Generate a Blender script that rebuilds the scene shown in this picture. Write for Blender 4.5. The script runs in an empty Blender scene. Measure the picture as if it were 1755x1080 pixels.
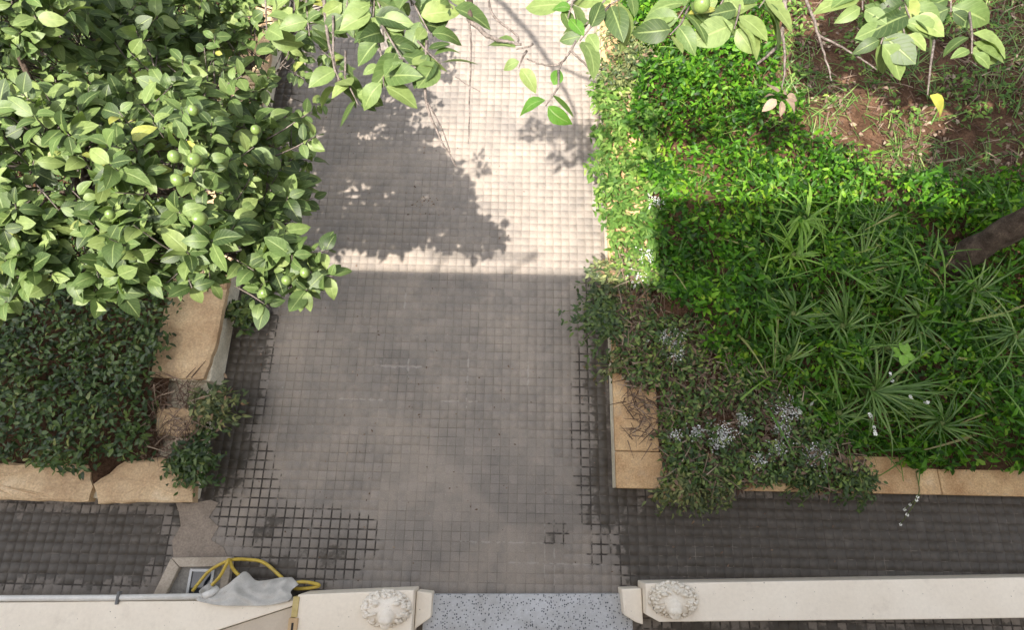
import bpy, bmesh, math, random
import numpy as np
from mathutils import Vector, Matrix, Quaternion
R = math.radians
random.seed(11)
rng = np.random.default_rng(11)
scene = bpy.context.scene
COL = scene.collection

# ------------------------------------------------------------------ camera
CAM_H = 4.6
PITCH, ROLL = R(71.0), R(1.2)
cam_d = bpy.data.cameras.new('camera')
cam = bpy.data.objects.new('camera', cam_d)
COL.objects.link(cam)
cam_d.sensor_fit = 'HORIZONTAL'
cam_d.sensor_width = 36.0
cam_d.lens = 36.0 * 1040.0 / 1755.0
cam_d.clip_start = 0.05
cam_d.clip_end = 500
fwd = Vector((0, math.cos(PITCH), -math.sin(PITCH)))
r0 = Vector((1, 0, 0)); u0 = Vector((0, math.sin(PITCH), math.cos(PITCH)))
rgt = r0 * math.cos(ROLL) + u0 * math.sin(ROLL)
upv = u0 * math.cos(ROLL) - r0 * math.sin(ROLL)
m = Matrix((rgt, upv, -fwd)).transposed().to_4x4()
m.translation = Vector((0, 0, CAM_H))
cam.matrix_world = m
scene.camera = cam

# ------------------------------------------------------------------ sky, sun, exposure
SUN_X, SUN_Y = 0.33, 0.57              # metres a shadow travels per metre of height
elev = math.atan(1 / math.hypot(SUN_X, SUN_Y))
world = bpy.data.worlds.new('World'); scene.world = world
world.use_nodes = True
wn = world.node_tree
sky = wn.nodes.new('ShaderNodeTexSky')
sky.sky_type = 'NISHITA'; sky.sun_disc = False
sky.sun_elevation = elev
sky.sun_rotation = math.atan2(-SUN_X, -SUN_Y)
sky.air_density = 1.0; sky.dust_density = 5.0; sky.ozone_density = 1.0
bg = wn.nodes['Background']
hsv = wn.nodes.new('ShaderNodeHueSaturation'); hsv.inputs['Saturation'].default_value = 0.36   # hazy, milky summer sky
wn.links.new(sky.outputs['Color'], hsv.inputs['Color'])
wn.links.new(hsv.outputs['Color'], bg.inputs['Color'])
bg.inputs['Strength'].default_value = 0.15
sun_d = bpy.data.lights.new('sun', 'SUN')
sun_d.energy = 4.2; sun_d.angle = R(0.55); sun_d.color = (1.0, 0.92, 0.82)
sun = bpy.data.objects.new('sun', sun_d); COL.objects.link(sun)
sun.location = (-5, -9, 15)
sun.rotation_euler = Vector((SUN_X, SUN_Y, -1)).to_track_quat('-Z', 'Y').to_euler()
vs = scene.view_settings
vs.view_transform = 'Standard'; vs.look = 'None'; vs.gamma = 1; vs.use_curve_mapping = False
vs.exposure = 1.5
scene.render.engine = 'CYCLES'

# ------------------------------------------------------------------ helpers
ORIGIN = {}
def empty(name, loc):
    o = bpy.data.objects.new(name, None); COL.objects.link(o)
    o.location = loc; o.empty_display_size = .1
    ORIGIN[o.name] = Vector(loc)
    return o
def tag(o, label=None, cat=None, group=None, kind=None):
    if label: o['label'] = label
    if cat: o['category'] = cat
    if group: o['group'] = group
    if kind: o['kind'] = kind
    return o
def link_mesh(name, me, mat, parent=None):
    o = bpy.data.objects.new(name, me); COL.objects.link(o)
    if mat and not me.materials: me.materials.append(mat)
    if parent: o.parent = parent; ORIGIN[o.name] = ORIGIN.get(parent.name, Vector((0, 0, 0)))
    return o
def np_mesh(name, V, F, smooth=False, uv=None):
    """V (n,3); F list of (k,m) index arrays (tri and/or quad blocks)"""
    me = bpy.data.meshes.new(name)
    V = np.asarray(V, dtype=np.float32)
    F = [np.asarray(f, dtype=np.int32) for f in F if len(f)]
    me.vertices.add(len(V)); me.vertices.foreach_set('co', V.ravel())
    loops = np.concatenate([f.ravel() for f in F])
    tot = np.concatenate([np.full(len(f), f.shape[1], dtype=np.int32) for f in F])
    start = np.concatenate([[0], np.cumsum(tot)[:-1]]).astype(np.int32)
    me.loops.add(len(loops)); me.loops.foreach_set('vertex_index', loops)
    me.polygons.add(len(tot)); me.polygons.foreach_set('loop_start', start)
    me.polygons.foreach_set('loop_total', tot)
    if smooth: me.polygons.foreach_set('use_smooth', np.ones(len(tot), dtype=bool))
    if uv is not None:
        l = me.uv_layers.new(name='UVMap')
        l.data.foreach_set('uv', np.asarray(uv, dtype=np.float32)[loops].ravel())
    me.update(calc_edges=True)
    return me
class MB:
    def __init__(s): s.v = []; s.f = []
    def add(s, vs, fs):
        n = len(s.v); s.v += [tuple(v) for v in vs]; s.f += [tuple(i + n for i in f) for f in fs]; return s
    def box(s, x0, x1, y0, y1, z0, z1):
        return s.prism([(x0, y0), (x1, y0), (x1, y1), (x0, y1)], z0, z1)
    def prism(s, poly, z0, z1):
        a = sum(poly[i][0] * poly[(i + 1) % len(poly)][1] - poly[(i + 1) % len(poly)][0] * poly[i][1] for i in range(len(poly)))
        if a < 0: poly = poly[::-1]
        n = len(poly)
        vs = [(x, y, z0) for x, y in poly] + [(x, y, z1) for x, y in poly]
        fs = [tuple(range(n))[::-1], tuple(range(n, 2 * n))] + [(i, (i + 1) % n, n + (i + 1) % n, n + i) for i in range(n)]
        return s.add(vs, fs)
    def tube(s, pts, rad, n=8, cap=True):
        pts = [Vector(p) for p in pts]
        if not hasattr(rad, '__len__'): rad = [rad] * len(pts)
        ref = Vector((0.13, 0.31, 0.94)); rings = []
        for i, p in enumerate(pts):
            t = (pts[min(i + 1, len(pts) - 1)] - pts[max(i - 1, 0)]).normalized()
            a = t.cross(ref)
            if a.length < .05: a = t.cross(Vector((1, 0, 0)))
            a.normalize(); b = t.cross(a)
            ref = b if False else ref
            rings.append([p + (a * math.cos(2 * math.pi * k / n) + b * math.sin(2 * math.pi * k / n)) * rad[i] for k in range(n)])
        vs = [v for r in rings for v in r]; fs = []
        for i in range(len(pts) - 1):
            for k in range(n):
                fs.append((i * n + k, i * n + (k + 1) % n, (i + 1) * n + (k + 1) % n, (i + 1) * n + k))
        if cap:
            fs.append(tuple(range(n))[::-1]); fs.append(tuple((len(pts) - 1) * n + k for k in range(n)))
        return s.add(vs, fs)
    def build(s, name, mat, parent=None, smooth=False, bevel=0, seg=2):
        o0 = ORIGIN.get(parent.name, Vector((0, 0, 0))) if parent else Vector((0, 0, 0))
        me = bpy.data.meshes.new(name)
        me.from_pydata([(v[0] - o0.x, v[1] - o0.y, v[2] - o0.z) for v in s.v], [], s.f)
        bm = bmesh.new(); bm.from_mesh(me); bmesh.ops.recalc_face_normals(bm, faces=bm.faces)
        if bevel:
            es = [e for e in bm.edges if len(e.link_faces) == 2 and e.calc_face_angle(0) > .5]
            bmesh.ops.bevel(bm, geom=es, offset=bevel, segments=seg, profile=.5, affect='EDGES', clamp_overlap=True)
        bm.to_mesh(me); bm.free()
        if smooth:
            for p in me.polygons: p.use_smooth = True
        return link_mesh(name, me, mat, parent)
def spline(pts, per=8):
    P = [Vector(p) for p in pts]; P = [P[0] * 2 - P[1]] + P + [P[-1] * 2 - P[-2]]
    out = []
    for i in range(1, len(P) - 2):
        for k in range(per):
            t = k / per; a, b, c, d = P[i - 1], P[i], P[i + 1], P[i + 2]
            out.append(.5 * ((2 * b) + (c - a) * t + (2 * a - 5 * b + 4 * c - d) * t * t + (3 * b - a - 3 * c + d) * t ** 3))
    out.append(P[-2]); return out
_perm = np.random.default_rng(5).random((64, 64))
def vnoise(x, y, s=1.0, o=0):
    x = np.asarray(x) / s + 17.3 + o * 7.7; y = np.asarray(y) / s + 9.1 + o * 3.3
    xi = np.floor(x).astype(int); yi = np.floor(y).astype(int); fx = x - xi; fy = y - yi
    fx = fx * fx * (3 - 2 * fx); fy = fy * fy * (3 - 2 * fy)
    g = lambda a, b: _perm[a % 64, b % 64]
    return (g(xi, yi) * (1 - fx) + g(xi + 1, yi) * fx) * (1 - fy) + (g(xi, yi + 1) * (1 - fx) + g(xi + 1, yi + 1) * fx) * fy
def inside(poly, x, y):
    x = np.asarray(x); y = np.asarray(y); c = np.zeros(x.shape, bool); n = len(poly)
    for i in range(n):
        x1, y1 = poly[i]; x2, y2 = poly[(i + 1) % n]
        if y1 == y2: continue
        c ^= ((y1 > y) != (y2 > y)) & (x < (x2 - x1) * (y - y1) / (y2 - y1) + x1)
    return c

# ------------------------------------------------------------------ node helper
class NT:
    def __init__(s, tree): s.t = tree; s.n = tree.nodes; s.l = tree.links
    def node(s, typ, **kw):
        n = s.n.new(typ)
        for k, v in kw.items(): setattr(n, k, v)
        return n
    def put(s, sock, v):
        if isinstance(v, bpy.types.NodeSocket): s.l.new(v, sock)
        elif v is not None:
            if hasattr(sock.default_value, '__len__') and hasattr(v, '__len__') and len(v) == 3 and len(sock.default_value) == 4: v = (*v, 1)
            sock.default_value = v
    def math(s, op, a, b=None, c=None, clamp=False):
        n = s.node('ShaderNodeMath', operation=op, use_clamp=clamp)
        for i, v in enumerate((a, b, c)):
            if v is not None: s.put(n.inputs[i], v)
        return n.outputs[0]
    def vec(s, op, a, b=None, scale=None):
        n = s.node('ShaderNodeVectorMath', operation=op)
        s.put(n.inputs[0], a)
        if b is not None: s.put(n.inputs[1], b)
        if scale is not None: s.put(n.inputs['Scale'], scale)
        return n.outputs['Value'] if op in ('DOT_PRODUCT', 'LENGTH', 'DISTANCE') else n.outputs['Vector']
    def mix(s, f, a, b, blend='MIX'):
        n = s.node('ShaderNodeMix', data_type='RGBA', blend_type=blend)
        s.put(n.inputs[0], f); s.put(n.inputs[6], a); s.put(n.inputs[7], b)
        return n.outputs[2]
    def noise(s, vec, scale, detail=3, rough=.55, col=False):
        n = s.node('ShaderNodeTexNoise')
        if vec is not None: s.put(n.inputs['Vector'], vec)
        n.inputs['Scale'].default_value = scale; n.inputs['Detail'].default_value = detail; n.inputs['Roughness'].default_value = rough
        return n.outputs['Color' if col else 'Fac']
    def ramp(s, f, stops, interp='LINEAR'):
        n = s.node('ShaderNodeValToRGB'); cr = n.color_ramp; cr.interpolation = interp
        while len(cr.elements) < len(stops): cr.elements.new(.5)
        for e, (p, c) in zip(cr.elements, stops):
            e.position = p; e.color = (*c, 1) if len(c) == 3 else c
        s.put(n.inputs[0], f); return n.outputs[0]
    def step(s, v, lo, hi):
        n = s.node('ShaderNodeMapRange', interpolation_type='SMOOTHSTEP')
        s.put(n.inputs[0], v); n.inputs[1].default_value = lo; n.inputs[2].default_value = hi
        return n.outputs[0]
    def bump(s, h, strength=.3, dist=.01):
        n = s.node('ShaderNodeBump'); n.inputs['Strength'].default_value = strength; n.inputs['Distance'].default_value = dist
        s.put(n.inputs['Height'], h); return n.outputs[0]
def new_mat(name):
    mt = bpy.data.materials.new(name); mt.use_nodes = True
    nt = NT(mt.node_tree); b = mt.node_tree.nodes['Principled BSDF']
    return mt, nt, b
def pos(nt): return nt.node('ShaderNodeNewGeometry').outputs['Position']

# ------------------------------------------------------------------ materials
PITCH_T = 1 / 15
OX, OY = -2.2, -0.46
WET = [(-2.25, .45, -2.25, 2.6, .33), (-2.0, .45, -1.98, .85, .05), (-2.3, .05, -2.15, .4, .12), (-1.74, -.06, -1.68, -.02, .04),
       (-1.85, -.40, -1.55, -.33, .10), (-1.27, -.27, -1.22, -.22, .035), (-1.45, -.43, -1.35, -.42, .04),
       (.80, .3, .80, 1.45, .20), (1.15, -.12, 5, -.05, .37), (.70, .1, .80, .4, .13), (.78, 1.45, .74, 1.85, .12),
       (-5, -.22, -2.65, -.2, .24), (.30, -.07, .32, -.06, .02), (-2.2, 2.6, -2.2, 4.6, .10), (1.15, -.9, 5, -.9, .3)]
JOINT = [(-1.9, .45, -1.75, .05, .12), (-1.95, .0, -1.1, -.12, .17), (-1.3, -.12, -.95, -.17, .06), (-1.3, -.29, -1.15, -.27, .13),
         (-1.7, -.25, -1.4, -.25, .1), (.58, .2, .54, 1.3, .06), (.66, -.2, .66, .2, .07), (.36, -.06, .31, -.02, .05), (-2.05, .5, -1.98, 1.6, .07)]
def capsule_group(name, caps):
    g = bpy.data.node_groups.new(name, 'ShaderNodeTree')
    g.interface.new_socket('Vector', in_out='INPUT', socket_type='NodeSocketVector')
    g.interface.new_socket('Value', in_out='OUTPUT', socket_type='NodeSocketFloat')
    nt = NT(g); gi = g.nodes.new('NodeGroupInput'); go = g.nodes.new('NodeGroupOutput')
    P = nt.vec('MULTIPLY', gi.outputs[0], (1, 1, 0)); cur = None
    for ax, ay, bx, by, rad in caps:
        ba = (bx - ax, by - ay, 0); L2 = ba[0] ** 2 + ba[1] ** 2 + 1e-6
        pa = nt.vec('SUBTRACT', P, (ax, ay, 0))
        h = nt.math('DIVIDE', nt.vec('DOT_PRODUCT', pa, ba), L2, clamp=True)
        sc = nt.node('ShaderNodeVectorMath', operation='SCALE'); sc.inputs[0].default_value = ba; nt.l.new(h, sc.inputs['Scale'])
        d = nt.math('SUBTRACT', nt.vec('LENGTH', nt.vec('SUBTRACT', pa, sc.outputs[0])), rad)
        cur = d if cur is None else nt.math('MINIMUM', cur, d)
    nt.l.new(cur, go.inputs[0]); return g
G_WET = capsule_group('damp_field', WET); G_JNT = capsule_group('damp_joints', JOINT)
SALT = [(-1.066, 1.143, -.700, 1.143, .008), (-1.30, .877, -.98, .877, .006), (-.52, .877, -.25, .877, .006), (.134, 1.0, .134, 1.2, .006), (-.80, 1.08, -.80, 1.2, .006), (-.866, 1.62, -.866, 1.75, .006),
        (-.334, .8, -.334, 1.25, .003), (-.07, -.127, .4, -.127, .004), (.266, -.35, .266, 0, .004), (.333, -.4, .333, -.02, .004), (0, -.26, .7, -.26, .004), (-.33, -.127, .1, -.127, .003)]
G_SALT = capsule_group('lime_bloom', SALT)
def paving(name, grout):
    mt, nt, b = new_mat(name); P = pos(nt)
    gw = nt.node('ShaderNodeGroup', node_tree=G_WET); nt.l.new(P, gw.inputs[0])
    gj = nt.node('ShaderNodeGroup', node_tree=G_JNT); nt.l.new(P, gj.inputs[0])
    cell = nt.vec('FLOOR', nt.vec('SCALE', nt.vec('SUBTRACT', P, (OX, OY, 0)), scale=1 / PITCH_T))
    cell = nt.vec('MULTIPLY', cell, (1, 1, 0))
    wn_ = nt.node('ShaderNodeTexWhiteNoise', noise_dimensions='3D'); nt.l.new(cell, wn_.inputs['Vector'])
    cr = wn_.outputs['Value']
    n1 = nt.math('SUBTRACT', nt.noise(P, 5.5, 4), .5); n2 = nt.math('SUBTRACT', nt.noise(P, 26, 3), .5)
    wob = nt.math('ADD', nt.math('MULTIPLY', n1, .26), nt.math('MULTIPLY', n2, .16))
    dw = nt.math('ADD', gw.outputs[0], wob)
    dj = nt.math('ADD', nt.math('MINIMUM', nt.math('SUBTRACT', gw.outputs[0], .05), gj.outputs[0]), wob)
    dwc = nt.math('ADD', dw, nt.math('MULTIPLY', nt.math('SUBTRACT', cr, .5), .07))
    wet_t = nt.math('SUBTRACT', 1, nt.step(dwc, -.03, .025))
    wet_j = nt.math('MULTIPLY', nt.math('SUBTRACT', 1, nt.step(dj, -.03, .03)), nt.step(nt.noise(P, 14, 4, .65), .22, .55))
    big = nt.noise(P, 1.25, 6, .68); mid = nt.noise(P, 7, 5, .65); fine = nt.noise(P, 160, 3, .7)
    dry = nt.ramp(big, [(.34, (.158, .144, .131)), (.5, (.226, .200, .174)), (.66, (.296, .255, .214))])
    dry = nt.mix(nt.math('MULTIPLY', nt.step(mid, .52, .75), .45), dry, (.335, .28, .235))
    dry = nt.mix(nt.math('MULTIPLY', nt.step(mid, .5, .3), .30), dry, (.155, .143, .135))
    dry = nt.mix(nt.math('MULTIPLY', nt.math('SUBTRACT', cr, .5), .30), dry, (.36, .32, .29) )
    dry = nt.mix(1, dry, nt.ramp(fine, [(.3, (.80, .80, .80)), (.7, (1.14, 1.13, 1.12))]), 'MULTIPLY')
    # pale scuffs and lime specks
    spk = nt.step(nt.noise(P, 38, 3, .6), .66, .78)
    dry = nt.mix(nt.math('MULTIPLY', spk, .55), dry, (.40, .37, .34))
    gs = nt.node('ShaderNodeGroup', node_tree=G_SALT); nt.l.new(P, gs.inputs[0])
    salt = nt.math('MULTIPLY', nt.math('SUBTRACT', 1, nt.step(nt.math('ADD', gs.outputs[0], nt.math('MULTIPLY', n2, .05)), -.006, .004)), .5)
    if grout:
        gn = nt.noise(P, 2.2, 6, .72)
        dryj = nt.mix(1, dry, nt.ramp(gn, [(.34, (.52, .51, .50)), (.43, (.72, .71, .70)), (.51, (.90, .89, .88)), (.62, (1.12, 1.12, 1.12))]), 'MULTIPLY')
        mud = nt.math('MULTIPLY', nt.math('SUBTRACT', 1, nt.step(dw, -.06, .02)), .85)
        dryj = nt.mix(salt, dryj, (.40, .37, .34))
        col = nt.mix(wet_j, dryj, nt.mix(mud, (.036, .029, .024), (.062, .050, .042)))
        nt.l.new(nt.math('SUBTRACT', .9, nt.math('MULTIPLY', wet_j, .2)), b.inputs['Roughness'])
    else:
        dry = nt.mix(nt.math('MULTIPLY', salt, .8), dry, (.38, .35, .32))
        wcol = nt.ramp(nt.noise(P, 9, 4, .6), [(.3, (.052, .044, .034)), (.55, (.072, .061, .049)), (.75, (.105, .090, .074))])
        halo = nt.math('MULTIPLY', nt.math('SUBTRACT', 1, nt.step(dw, -.02, .20)), .38)
        dry = nt.mix(halo, dry, (.115, .10, .086))
        col = nt.mix(wet_t, dry, wcol)
        fr = nt.vec('FRACTION', nt.vec('SCALE', nt.vec('SUBTRACT', P, (OX, OY, 0)), scale=1 / PITCH_T))
        sx = nt.node('ShaderNodeSeparateXYZ'); nt.l.new(fr, sx.inputs[0])
        e = nt.math('MAXIMUM', nt.math('ABSOLUTE', nt.math('SUBTRACT', sx.outputs[0], .5)), nt.math('ABSOLUTE', nt.math('SUBTRACT', sx.outputs[1], .5)))
        e = nt.math('ADD', e, nt.math('MULTIPLY', n2, .10))
        edge = nt.step(e, .395, .435)
        col = nt.mix(nt.math('MULTIPLY', edge, nt.math('MULTIPLY', wet_j, nt.step(dw, -.06, .02))), col, (.038, .031, .026))
        rg = nt.math('SUBTRACT', .82, nt.math('MULTIPLY', wet_t, .34))
        nt.l.new(rg, b.inputs['Roughness'])
        nt.l.new(nt.bump(nt.math('ADD', nt.math('MULTIPLY', fine, .5), mid), .25, .004), b.inputs['Normal'])
    nt.l.new(col, b.inputs['Base Color'])
    b.inputs['Specular IOR Level'].default_value = .35
    return mt
M = {}
M['tile'] = paving('paving_squares', False)
M['grout'] = paving('paving_joints', True)
def rough(name, c1, c2, c3=None, scale=6, fine=90, bump=.3, rg=.85, spec=.3, amt=.25, dist=.006):
    mt, nt, b = new_mat(name); P = pos(nt)
    a = nt.noise(P, scale, 5, .62); f = nt.noise(P, fine, 3, .65)
    st = [(.33, c1), (.62, c2)]
    if c3: st.append((.78, c3))
    c = nt.ramp(a, st)
    c = nt.mix(1, c, nt.ramp(f, [(.3, (1 - amt,) * 3), (.7, (1 + amt,) * 3)]), 'MULTIPLY')
    nt.l.new(c, b.inputs['Base Color'])
    b.inputs['Roughness'].default_value = rg; b.inputs['Specular IOR Level'].default_value = spec
    nt.l.new(nt.bump(nt.math('ADD', a, nt.math('MULTIPLY', f, .5)), bump, dist), b.inputs['Normal'])
    return mt
M['soil'] = rough('bed_soil', (.040, .022, .013), (.105, .060, .037), (.19, .115, .072), 5, 60, .9, .95, .1, .45, .02)
M['yard'] = rough('yard_soil', (.09, .07, .05), (.16, .12, .09), None, 1.5, 40, .5, .95, .1)
M['coping'] = rough('ochre_coping', (.34, .20, .10), (.52, .36, .20), (.60, .46, .30), 4, 110, .5, .9, .15, .28, .006)
M['stone'] = rough('tan_stone', (.36, .235, .135), (.54, .40, .25), (.62, .50, .35), 3.2, 70, .7, .9, .15, .22, .012)
M['wallface'] = rough('planter_render', (.50, .44, .33), (.68, .62, .49), (.74, .68, .56), 7, 60, .6, .9, .2, .18, .01)
M['cream'] = rough('cream_paint', (.80, .71, .585), (.86, .775, .65), None, 2.5, 40, .12, .6, .4, .03, .003)
def grime(mt, amount=.35):
    nt = NT(mt.node_tree); b = mt.node_tree.nodes['Principled BSDF']; src = b.inputs['Base Color'].links[0].from_socket; P = pos(nt)
    st = nt.vec('MULTIPLY', P, (1, 1, .12))
    g1 = nt.math('MULTIPLY', nt.step(nt.noise(st, 7, 6, .7), .54, .74), amount)
    g2 = nt.math('MULTIPLY', nt.step(nt.noise(P, 55, 2, .5), .715, .76), .75)
    c = nt.mix(g1, src, (.34, .27, .20)); c = nt.mix(g2, c, (.20, .16, .12)); nt.l.new(c, b.inputs['Base Color'])
grime(M['cream'], .18)
M['white_plaster'] = rough('chalky_plaster', (.76, .69, .59), (.86, .79, .69), None, 9, 60, .6, .8, .3, .06, .004)
M['ivory'] = rough('ivory_plaster', (.74, .67, .56), (.84, .77, .66), None, 9, 60, .6, .8, .3, .06, .004)
M['beige'] = rough('beige_surface', (.50, .42, .33), (.58, .50, .40), None, 3, 50, .2, .8, .3, .05, .004)
M['cement'] = rough('cement_patch', (.20, .165, .135), (.29, .24, .195), (.33, .28, .23), 6, 80, .5, .9, .2, .2, .005)
M['concrete'] = rough('drain_concrete', (.32, .27, .215), (.44, .38, .31), None, 8, 70, .4, .9, .2, .15, .004)
M['greyconc'] = rough('pit_concrete', (.17, .16, .145), (.24, .225, .20), None, 8, 70, .4, .9, .2, .2, .004)
M['bark'] = rough('citrus_bark', (.035, .026, .02), (.09, .068, .053), (.19, .16, .13), 14, 120, 1.0, .95, .1, .35, .012)
M['twig'] = rough('twig_bark', (.07, .058, .05), (.16, .135, .12), None, 40, 160, .5, .9, .15, .3, .003)
M['stem_green'] = rough('green_stem', (.06, .09, .02), (.13, .16, .05), None, 30, 120, .2, .7, .3, .1, .002)
M['rag'] = rough('grey_rag', (.42, .40, .365), (.54, .515, .475), None, 10, 320, .3, .95, .1, .16, .004)
M['pipe'] = rough('white_pipe', (.60, .58, .54), (.70, .68, .64), None, 8, 60, .1, .4, .5, .05, .002)
M['hose'] = rough('yellow_hose', (.42, .29, .03), (.55, .40, .06), None, 20, 90, .1, .4, .5, .08, .001)
M['brass'] = rough('brass_strap', (.42, .31, .10), (.52, .41, .17), None, 20, 90, .1, .45, .5, .08, .001)
M['tan_plastic'] = rough('tan_plastic', (.45, .30, .16), (.54, .38, .21), None, 20, 90, .1, .5, .4, .05, .001)
grime(M['white_plaster'], .2); grime(M['ivory'], .25); grime(M['coping'], .55)
M['dark'] = rough('dark_slot', (.02, .018, .016), (.03, .028, .026), None, 20, 90, .1, .7, .3, .05, .001)
M['frame'] = rough('pale_metal', (.42, .42, .41), (.52, .52, .51), None, 20, 90, .1, .5, .5, .1, .001)
M['clamp'] = rough('grey_metal', (.10, .10, .10), (.16, .16, .16), None, 20, 90, .1, .5, .5, .1, .001)
M['ash'] = rough('pale_ash', (.50, .50, .49), (.68, .68, .66), None, 30, 90, .5, .95, .1, .2, .003)
mt, nt, b = new_mat('dark_glass'); b.inputs['Base Color'].default_value = (.012, .016, .022, 1); b.inputs['Roughness'].default_value = .08
M['glass'] = mt
mt, nt, b = new_mat('terrazzo'); P = pos(nt)
v = nt.node('ShaderNodeTexVoronoi', feature='F1'); v.inputs['Scale'].default_value = 78; nt.l.new(P, v.inputs['Vector'])
chip = nt.math('MULTIPLY', nt.math('LESS_THAN', v.outputs['Distance'], .40), 1)
sx = nt.node('ShaderNodeSeparateColor'); nt.l.new(v.outputs['Color'], sx.inputs[0])
cc = nt.ramp(sx.outputs[0], [(0, (.07, .08, .095)), (.22, (.15, .16, .18)), (.32, (.46, .47, .48)), (.8, (.56, .57, .58)), (.9, (.18, .19, .21))], 'CONSTANT')
c = nt.mix(chip, (.49, .50, .52), cc); c = nt.mix(1, c, nt.ramp(nt.noise(P, 5, 5, .7), [(.3, (.72, .70, .67)), (.65, (1.05, 1.05, 1.05))]), 'MULTIPLY')
nt.l.new(c, b.inputs['Base Color']); b.inputs['Roughness'].default_value = .45; M['terrazzo'] = mt

def leaf_mat(name, stops, per_object=False, rg=.45, trans=.22, tcol=(.25, .42, .04), veins=True, spec=.5, patch=0):
    mt, nt, b = new_mat(name)
    if per_object: rnd = nt.node('ShaderNodeObjectInfo').outputs['Random']
    else: rnd = nt.node('ShaderNodeNewGeometry').outputs['Random Per Island']
    c = nt.ramp(rnd, stops)
    P = pos(nt)
    c = nt.mix(1, c, nt.ramp(nt.noise(P, 45, 3, .6), [(.3, (.78, .80, .76)), (.7, (1.2, 1.18, 1.2))]), 'MULTIPLY')
    if patch:
        pn = nt.noise(P, 3.2, 4, .6)
        c = nt.mix(1, c, nt.ramp(pn, [(.3, (1 - patch, 1 - patch * .85, 1 - patch * .6)), (.5, (1, 1, 1)), (.7, (1 + patch * 1.1, 1 + patch * .6, 1 + patch * .2))]), 'MULTIPLY')
    if veins:
        uv = nt.node('ShaderNodeUVMap'); s_ = nt.node('ShaderNodeSeparateXYZ'); nt.l.new(uv.outputs[0], s_.inputs[0])
        ax = nt.math('ABSOLUTE', nt.math('SUBTRACT', s_.outputs[0], .5))
        rib = nt.math('SUBTRACT', 1, nt.step(ax, .018, .055))
        w = nt.math('FRACT', nt.math('MULTIPLY', nt.math('SUBTRACT', s_.outputs[1], nt.math('MULTIPLY', ax, .55)), 8))
        vein = nt.math('MULTIPLY', nt.math('SUBTRACT', 1, nt.step(nt.math('ABSOLUTE', nt.math('SUBTRACT', w, .5)), .03, .11)), .3)
        c = nt.mix(nt.math('MULTIPLY', nt.math('MAXIMUM', rib, vein), .55), c, (.24, .30, .11))
        nt.l.new(nt.bump(nt.math('SUBTRACT', 0, nt.math('MAXIMUM', rib, vein)), .35, .003), b.inputs['Normal'])
    nt.l.new(c, b.inputs['Base Color'])
    b.inputs['Roughness'].default_value = rg; b.inputs['Specular IOR Level'].default_value = spec
    tr = nt.node('ShaderNodeBsdfTranslucent')
    tc = nt.mix(.5, c, tcol); nt.l.new(tc, tr.inputs['Color'])
    mx = nt.node('ShaderNodeMixShader'); mx.inputs[0].default_value = trans
    nt.l.new(b.outputs[0], mx.inputs[1]); nt.l.new(tr.outputs[0], mx.inputs[2])
    out = mt.node_tree.nodes['Material Output']; nt.l.new(mx.outputs[0], out.inputs['Surface'])
    return mt
CIT = [(0, (.020, .038, .011)), (.25, (.046, .078, .023)), (.5, (.080, .128, .036)), (.78, (.128, .180, .056)), (.98, (.175, .225, .07)), (1, (.29, .29, .06))]
M['citrus'] = leaf_mat('citrus_leaf', CIT, spec=.32, rg=.48)
M['citrus_o'] = leaf_mat('citrus_leaf_single', CIT, True, spec=.32, rg=.48)
BRT = [(0, (.07, .17, .022)), (1, (.10, .24, .03))]
M['bright_o'] = leaf_mat('young_leaf', BRT, True, trans=.4, tcol=(.3, .6, .02))
M['yellow_o'] = leaf_mat('yellowing_leaf', [(0, (.34, .34, .05)), (1, (.42, .40, .08))], True, trans=.3, tcol=(.5, .5, .05))
M['cover'] = leaf_mat('cover_leaf', [(0, (.010, .034, .004)), (.25, (.020, .066, .006)), (.52, (.045, .138, .009)), (.8, (.085, .225, .013)), (1, (.17, .28, .03))], trans=.36, tcol=(.19, .50, .010), veins=False, rg=.5, spec=.25, patch=.65)
M['cover_pale'] = leaf_mat('pale_cover_leaf', [(0, (.045, .10, .020)), (.45, (.082, .165, .028)), (.8, (.125, .215, .040)), (.96, (.17, .25, .06)), (1, (.26, .24, .10))], trans=.25, tcol=(.2, .42, .03), veins=False, rg=.6, spec=.22, patch=.35)
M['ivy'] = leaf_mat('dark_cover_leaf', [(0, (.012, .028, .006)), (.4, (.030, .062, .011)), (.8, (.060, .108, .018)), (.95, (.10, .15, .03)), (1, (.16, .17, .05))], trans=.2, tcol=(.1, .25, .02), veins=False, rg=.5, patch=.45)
M['weed'] = leaf_mat('weed_leaf', [(0, (.020, .038, .012)), (.35, (.055, .082, .026)), (.65, (.115, .145, .05)), (.88, (.20, .22, .085)), (.92, (.12, .075, .045)), (1, (.20, .13, .08))], trans=.2, tcol=(.2, .3, .04), veins=False, rg=.6, patch=.4)
M['corner'] = leaf_mat('corner_weed_leaf', [(0, (.016, .038, .008)), (.3, (.040, .085, .016)), (.6, (.088, .155, .026)), (.82, (.15, .215, .048)), (.92, (.22, .25, .085)), (.95, (.10, .06, .04)), (1, (.20, .13, .085))], trans=.22, tcol=(.18, .32, .03), veins=False, rg=.55, patch=.4)
M['dusty'] = leaf_mat('dusty_leaf', [(0, (.10, .12, .08)), (.5, (.19, .21, .16)), (1, (.40, .41, .36))], trans=.1, veins=False, rg=.8, spec=.2)
M['dry'] = leaf_mat('dry_stem', [(0, (.06, .036, .026)), (.5, (.13, .085, .062)), (.85, (.22, .16, .12)), (1, (.34, .27, .20))], trans=.08, tcol=(.25, .15, .06), veins=False, rg=.85, spec=.2)
M['blade_o'] = leaf_mat('strap_leaf', [(0, (.045, .105, .02)), (.6, (.095, .185, .035)), (1, (.19, .28, .08))], True, trans=.25, tcol=(.16, .4, .03), rg=.4)
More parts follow.
